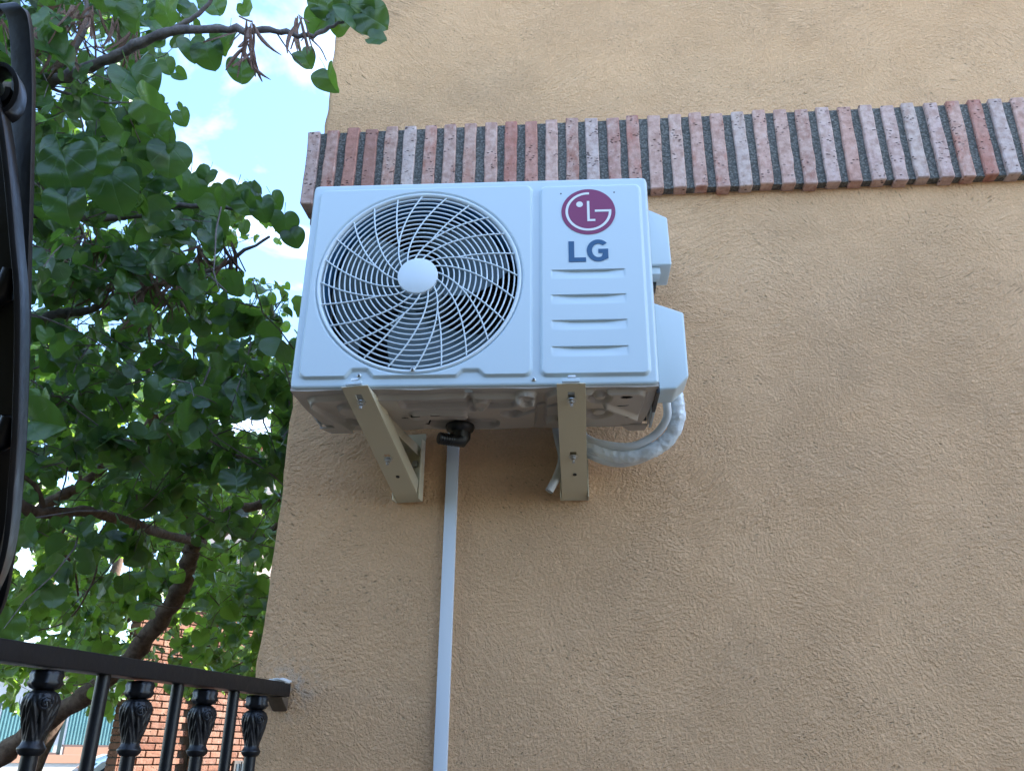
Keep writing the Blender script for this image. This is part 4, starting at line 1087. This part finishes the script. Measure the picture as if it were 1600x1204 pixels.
# darker return between the two planes
mb = MB()
for row in range(int(BHT / RPI)):
    z = .05 + row * RPI; mb.box(-.012, .0025, -.15, -.02 + 0.02, z - .028, z + .028)
tag(mb.build('return_bricks', FBRICK, bh), kind='stuff')
mb = MB()
for row in range(int(BHT / RPI)):
    z = .05 + row * RPI; mb.box(-1.035, -1.018, -.006, .135, z - .028, z + .028)
tag(mb.build('end_bricks', FBRICK, bh), kind='stuff')
# barred window low on the brick wall
fr_ = MB().box(.52, 1.02, -.215, -.189, 1.02, 1.46).build('window', simple('window_frame', (.08, .07, .065), .5), bh)
MB().box(.555, .985, -.222, -.2155, 1.055, 1.425).build('pane', GLASS, fr_)
for i in range(4): MB().tube([(.62 + i * .1, -.235, 1.03), (.62 + i * .1, -.235, 1.45)], .008, 6).build('window_bar', IRON, fr_)
# boundary wall with teal sheet fence
fB = at(212, 1150, 12.6); fB[2] = 0; fA = fB - np.array([.8, .6, 0]) * 6.5; fd = fB - fA; FL = float(np.linalg.norm(fd)); fyaw = math.atan2(fd[1], fd[0])
zb1 = float(at(150, 1163, 12.4)[2]); zt1 = float(at(150, 1099, 12.4)[2]); zb2 = float(at(50, 1174, 12.3)[2]); zt2 = float(at(50, 1104, 12.3)[2])
gw = tag(empty('boundary_wall', (fA[0], fA[1], 0), fyaw), 'low white wall with a salmon top band under the teal fence', 'wall')
MB().box(0, FL, 0, .2, 0, zb2 - .14).build('wall_base', WHITER, gw)
MB().box(0, FL, -.01, .21, zb2 - .137, zb2 - .03).build('coping', SALMON, gw)
MB().box(FL - .92, FL, -.008, .208, zb2 - .028, zb1 - .03).build('coping_step', SALMON, gw)
fe = tag(empty('sheet_fence', (fA[0], fA[1], 0), fyaw), 'pale teal corrugated metal fence with a spiked top across the street', 'fence')
xsplit = FL - .95
def corr(x0, x1, z0, z1):
    mb = MB(); p_ = .044; n = int((x1 - x0) / p_); V = []
    for i in range(n):
        a = x0 + i * p_
        for (dx, dy) in ((0, 0), (.012, 0), (.018, -.018), (.034, -.018), (.040, 0)):
            mb.v.append((a + dx, .08 + dy, z0)); mb.v.append((a + dx, .08 + dy, z1))
    m_ = len(mb.v) // 2
    for i in range(m_ - 1): mb.f.append((2 * i, 2 * i + 2, 2 * i + 3, 2 * i + 1))
    mb.build('sheet_panel', TEAL, fe)
    MB().box(x0 - .02, x1 + .0, .055, .105, z1 + .001, z1 + .03).build('top_rail', TEALD, fe)
    MB().box(x0 - .02, x1 + .0, .045, .115, z0 - .03, z0 - .001).build('bottom_rail', simple('grey_rail', (.12, .10, .10), .6), fe)
    sp_ = MB(); xx = x0
    while xx < x1: sp_.prism([(xx, .078, z1 + .031), (xx + .014, .078, z1 + .031), (xx + .007, .078, z1 + .13)], (0, .006, 0)); xx += .062
    tag(sp_.build('spikes', TEALD, fe), kind='stuff')
xq = 0
for wq in [1.55, 1.55, 1.55, 5]:
    x1q = min(xq + wq, xsplit - .04)
    if x1q - xq > .2: corr(xq + .05, x1q - .02, zb2, zt2); MB().box(x1q - .018, x1q + .03, .05, .11, zb2 - .03, zt2 + .04).build('post', TEALD, fe)
    xq = x1q
corr(xsplit + .02, FL - .10, zb1, zt1); MB().box(FL - .098, FL - .05, .05, .11, zb1 - .03, zt1 + .04).build('post', TEALD, fe)
# houses behind
def far_house(name, label, u0, u1, vtop, d, mat, roof, wins):
    B = at(u1, 1150, d); A = B - np.array([.8, .6, 0]) * u0; zt_ = float(at(u1, vtop, d)[2]); dv = B - A; dv[2] = 0; Lh = float(np.linalg.norm(dv))
    o = tag(empty(name, (A[0], A[1], 0), math.atan2(dv[1], dv[0])), label, 'house')
    MB().box(0, Lh, 0, 5, 0, zt_).build('wall', mat, o)
    MB().prism([(-.2, -.25, zt_ + .002), (-.2, 5.2, zt_ + .002), (-.2, 2.5, zt_ + .45)], (Lh + .4, 0, 0)).build('roof', simple('roof_clay', (.36, .16, .09), .8), o)
    for (x_, z_) in wins:
        f_ = MB().box(x_, x_ + .9, -.03, .02, z_, z_ + 1.2).build('window', simple('far_frame', (.5, .48, .45), .6), o); MB().box(x_ + .08, x_ + .82, -.035, -.0305, z_ + .08, z_ + 1.12).build('pane', GLASS, f_)
    return o
far_house('white_house', 'low white house behind the teal fence across the street', 9.0, 330, 1062, 17, WHITER, None, [(1.0, 1.0), (3.2, 1.0)])
far_house('peach_house', 'tall pale peach house glimpsed through leaves beside the wall corner', 2.4, 520, 668, 19, PEACH, None, [(1.2, 3), (1.2, 6)])
# parked white car, nose to the left
co = at(84, 1190, 10.2); co[2] = 0
car = tag(empty('parked_car', tuple(co), fyaw), 'white parked car, only its roof and windscreen showing behind the railing', 'car')
CP = paint_mat('car_white', (.78, .78, .78), .2, .02, .8)
body = [(-1.45, .30), (-1.50, .62), (-1.35, .82), (-.55, .95), (-.05, 1.02), (2.25, 1.05), (2.60, .92), (2.68, .55), (2.62, .30)]
MB().prism([(x_, -.85, z_) for x_, z_ in body], (0, 1.7, 0)).build('body', CP, car, bevel=.05, seg=3)
zr = float(at(160, 1176, 10.8)[2]); cab = [(-.02, 1.0), (.42, zr - .09), (.62, zr - .01), (.95, zr), (1.75, zr - .02), (2.15, zr - .16), (2.42, 1.02)]
MB().prism([(x_, -.70, z_) for x_, z_ in cab], (0, 1.4, 0)).build('cabin', CP, car, bevel=.03, seg=2)
wsn = [(-.035, 1.03), (.41, zr - .10)]
MB().add([(wsn[0][0], -.64, wsn[0][1]), (wsn[1][0], -.58, wsn[1][1]), (wsn[1][0], .58, wsn[1][1]), (wsn[0][0], .64, wsn[0][1])], [(0, 1, 2, 3)]).build('windscreen', GLASS, car)
for (a, b, c, d_) in ((.12, .52, 1.05, 1.05), (1.12, 1.12, 1.80, 2.05)):
    MB().prism([(a, -.703, 1.07), (b, -.703, zr - .10), (c, -.703, zr - .09), (d_, -.703, 1.07)], (0, -.006, 0)).build('side_window', GLASS, car)
TY = simple('tyre_rubber', (.02, .02, .02), .8)
for x_ in (-.85, 1.85):
    for y_ in (-.86, .70):
        t_ = MB().lathe([(0, 0), (.31, 0), (.32, .03), (.32, .13), (.31, .16), (0, .16)], (x_, y_, .32), 'y', 28).build('wheel', TY, car, smooth=True)
        MB().lathe([(0, -.004), (.19, -.004), (.20, 0), (0, 0)], (x_, y_, .32), 'y', 20).build('rim', ZINC, t_)
for y_ in (-.6, .6): MB().box(-1.49, -1.42, y_ - .16, y_ + .16, .62, .76).build('headlight', GLASS, car, bevel=.02)

# ------------------------------------------------------------------ dark leafy mass, unseen, added to block low sky from the wall
HG = NT('blocker_leaves'); _o = HG.obj(); _n = HG.noise(_o, 14, 6, .7)
HG.set(Base_Color=HG.mix(_n, (.022, .030, .014), (.05, .062, .030)), Roughness=.7, Normal=HG.bump(_n, 1.0, .08)); HG = HG.m
bm = bmesh.new(); bmesh.ops.create_grid(bm, x_segments=70, y_segments=30, size=.5)
for v in bm.verts:
    a, b = v.co.x, v.co.y + .5
    v.co = Vector((a * 6.6, .35 * math.sin(a * 40) * math.sin(b * 13) + rnd.uniform(-.15, .15) - (1.2 if b > .99 else 0), b * 3.3 + rnd.uniform(-.1, .1)))
bmesh.ops.solidify(bm, geom=bm.faces[:], thickness=1.0)
me = bpy.data.meshes.new('sky_blocker'); bm.to_mesh(me); bm.free(); me.materials.append(HG)
hd = tag(link('sky_blocker', me), 'tall dark leafy mass added out of view to block low sky from the tan wall', 'sky_blocker'); hd.location = (-.9, -2.35, 0)
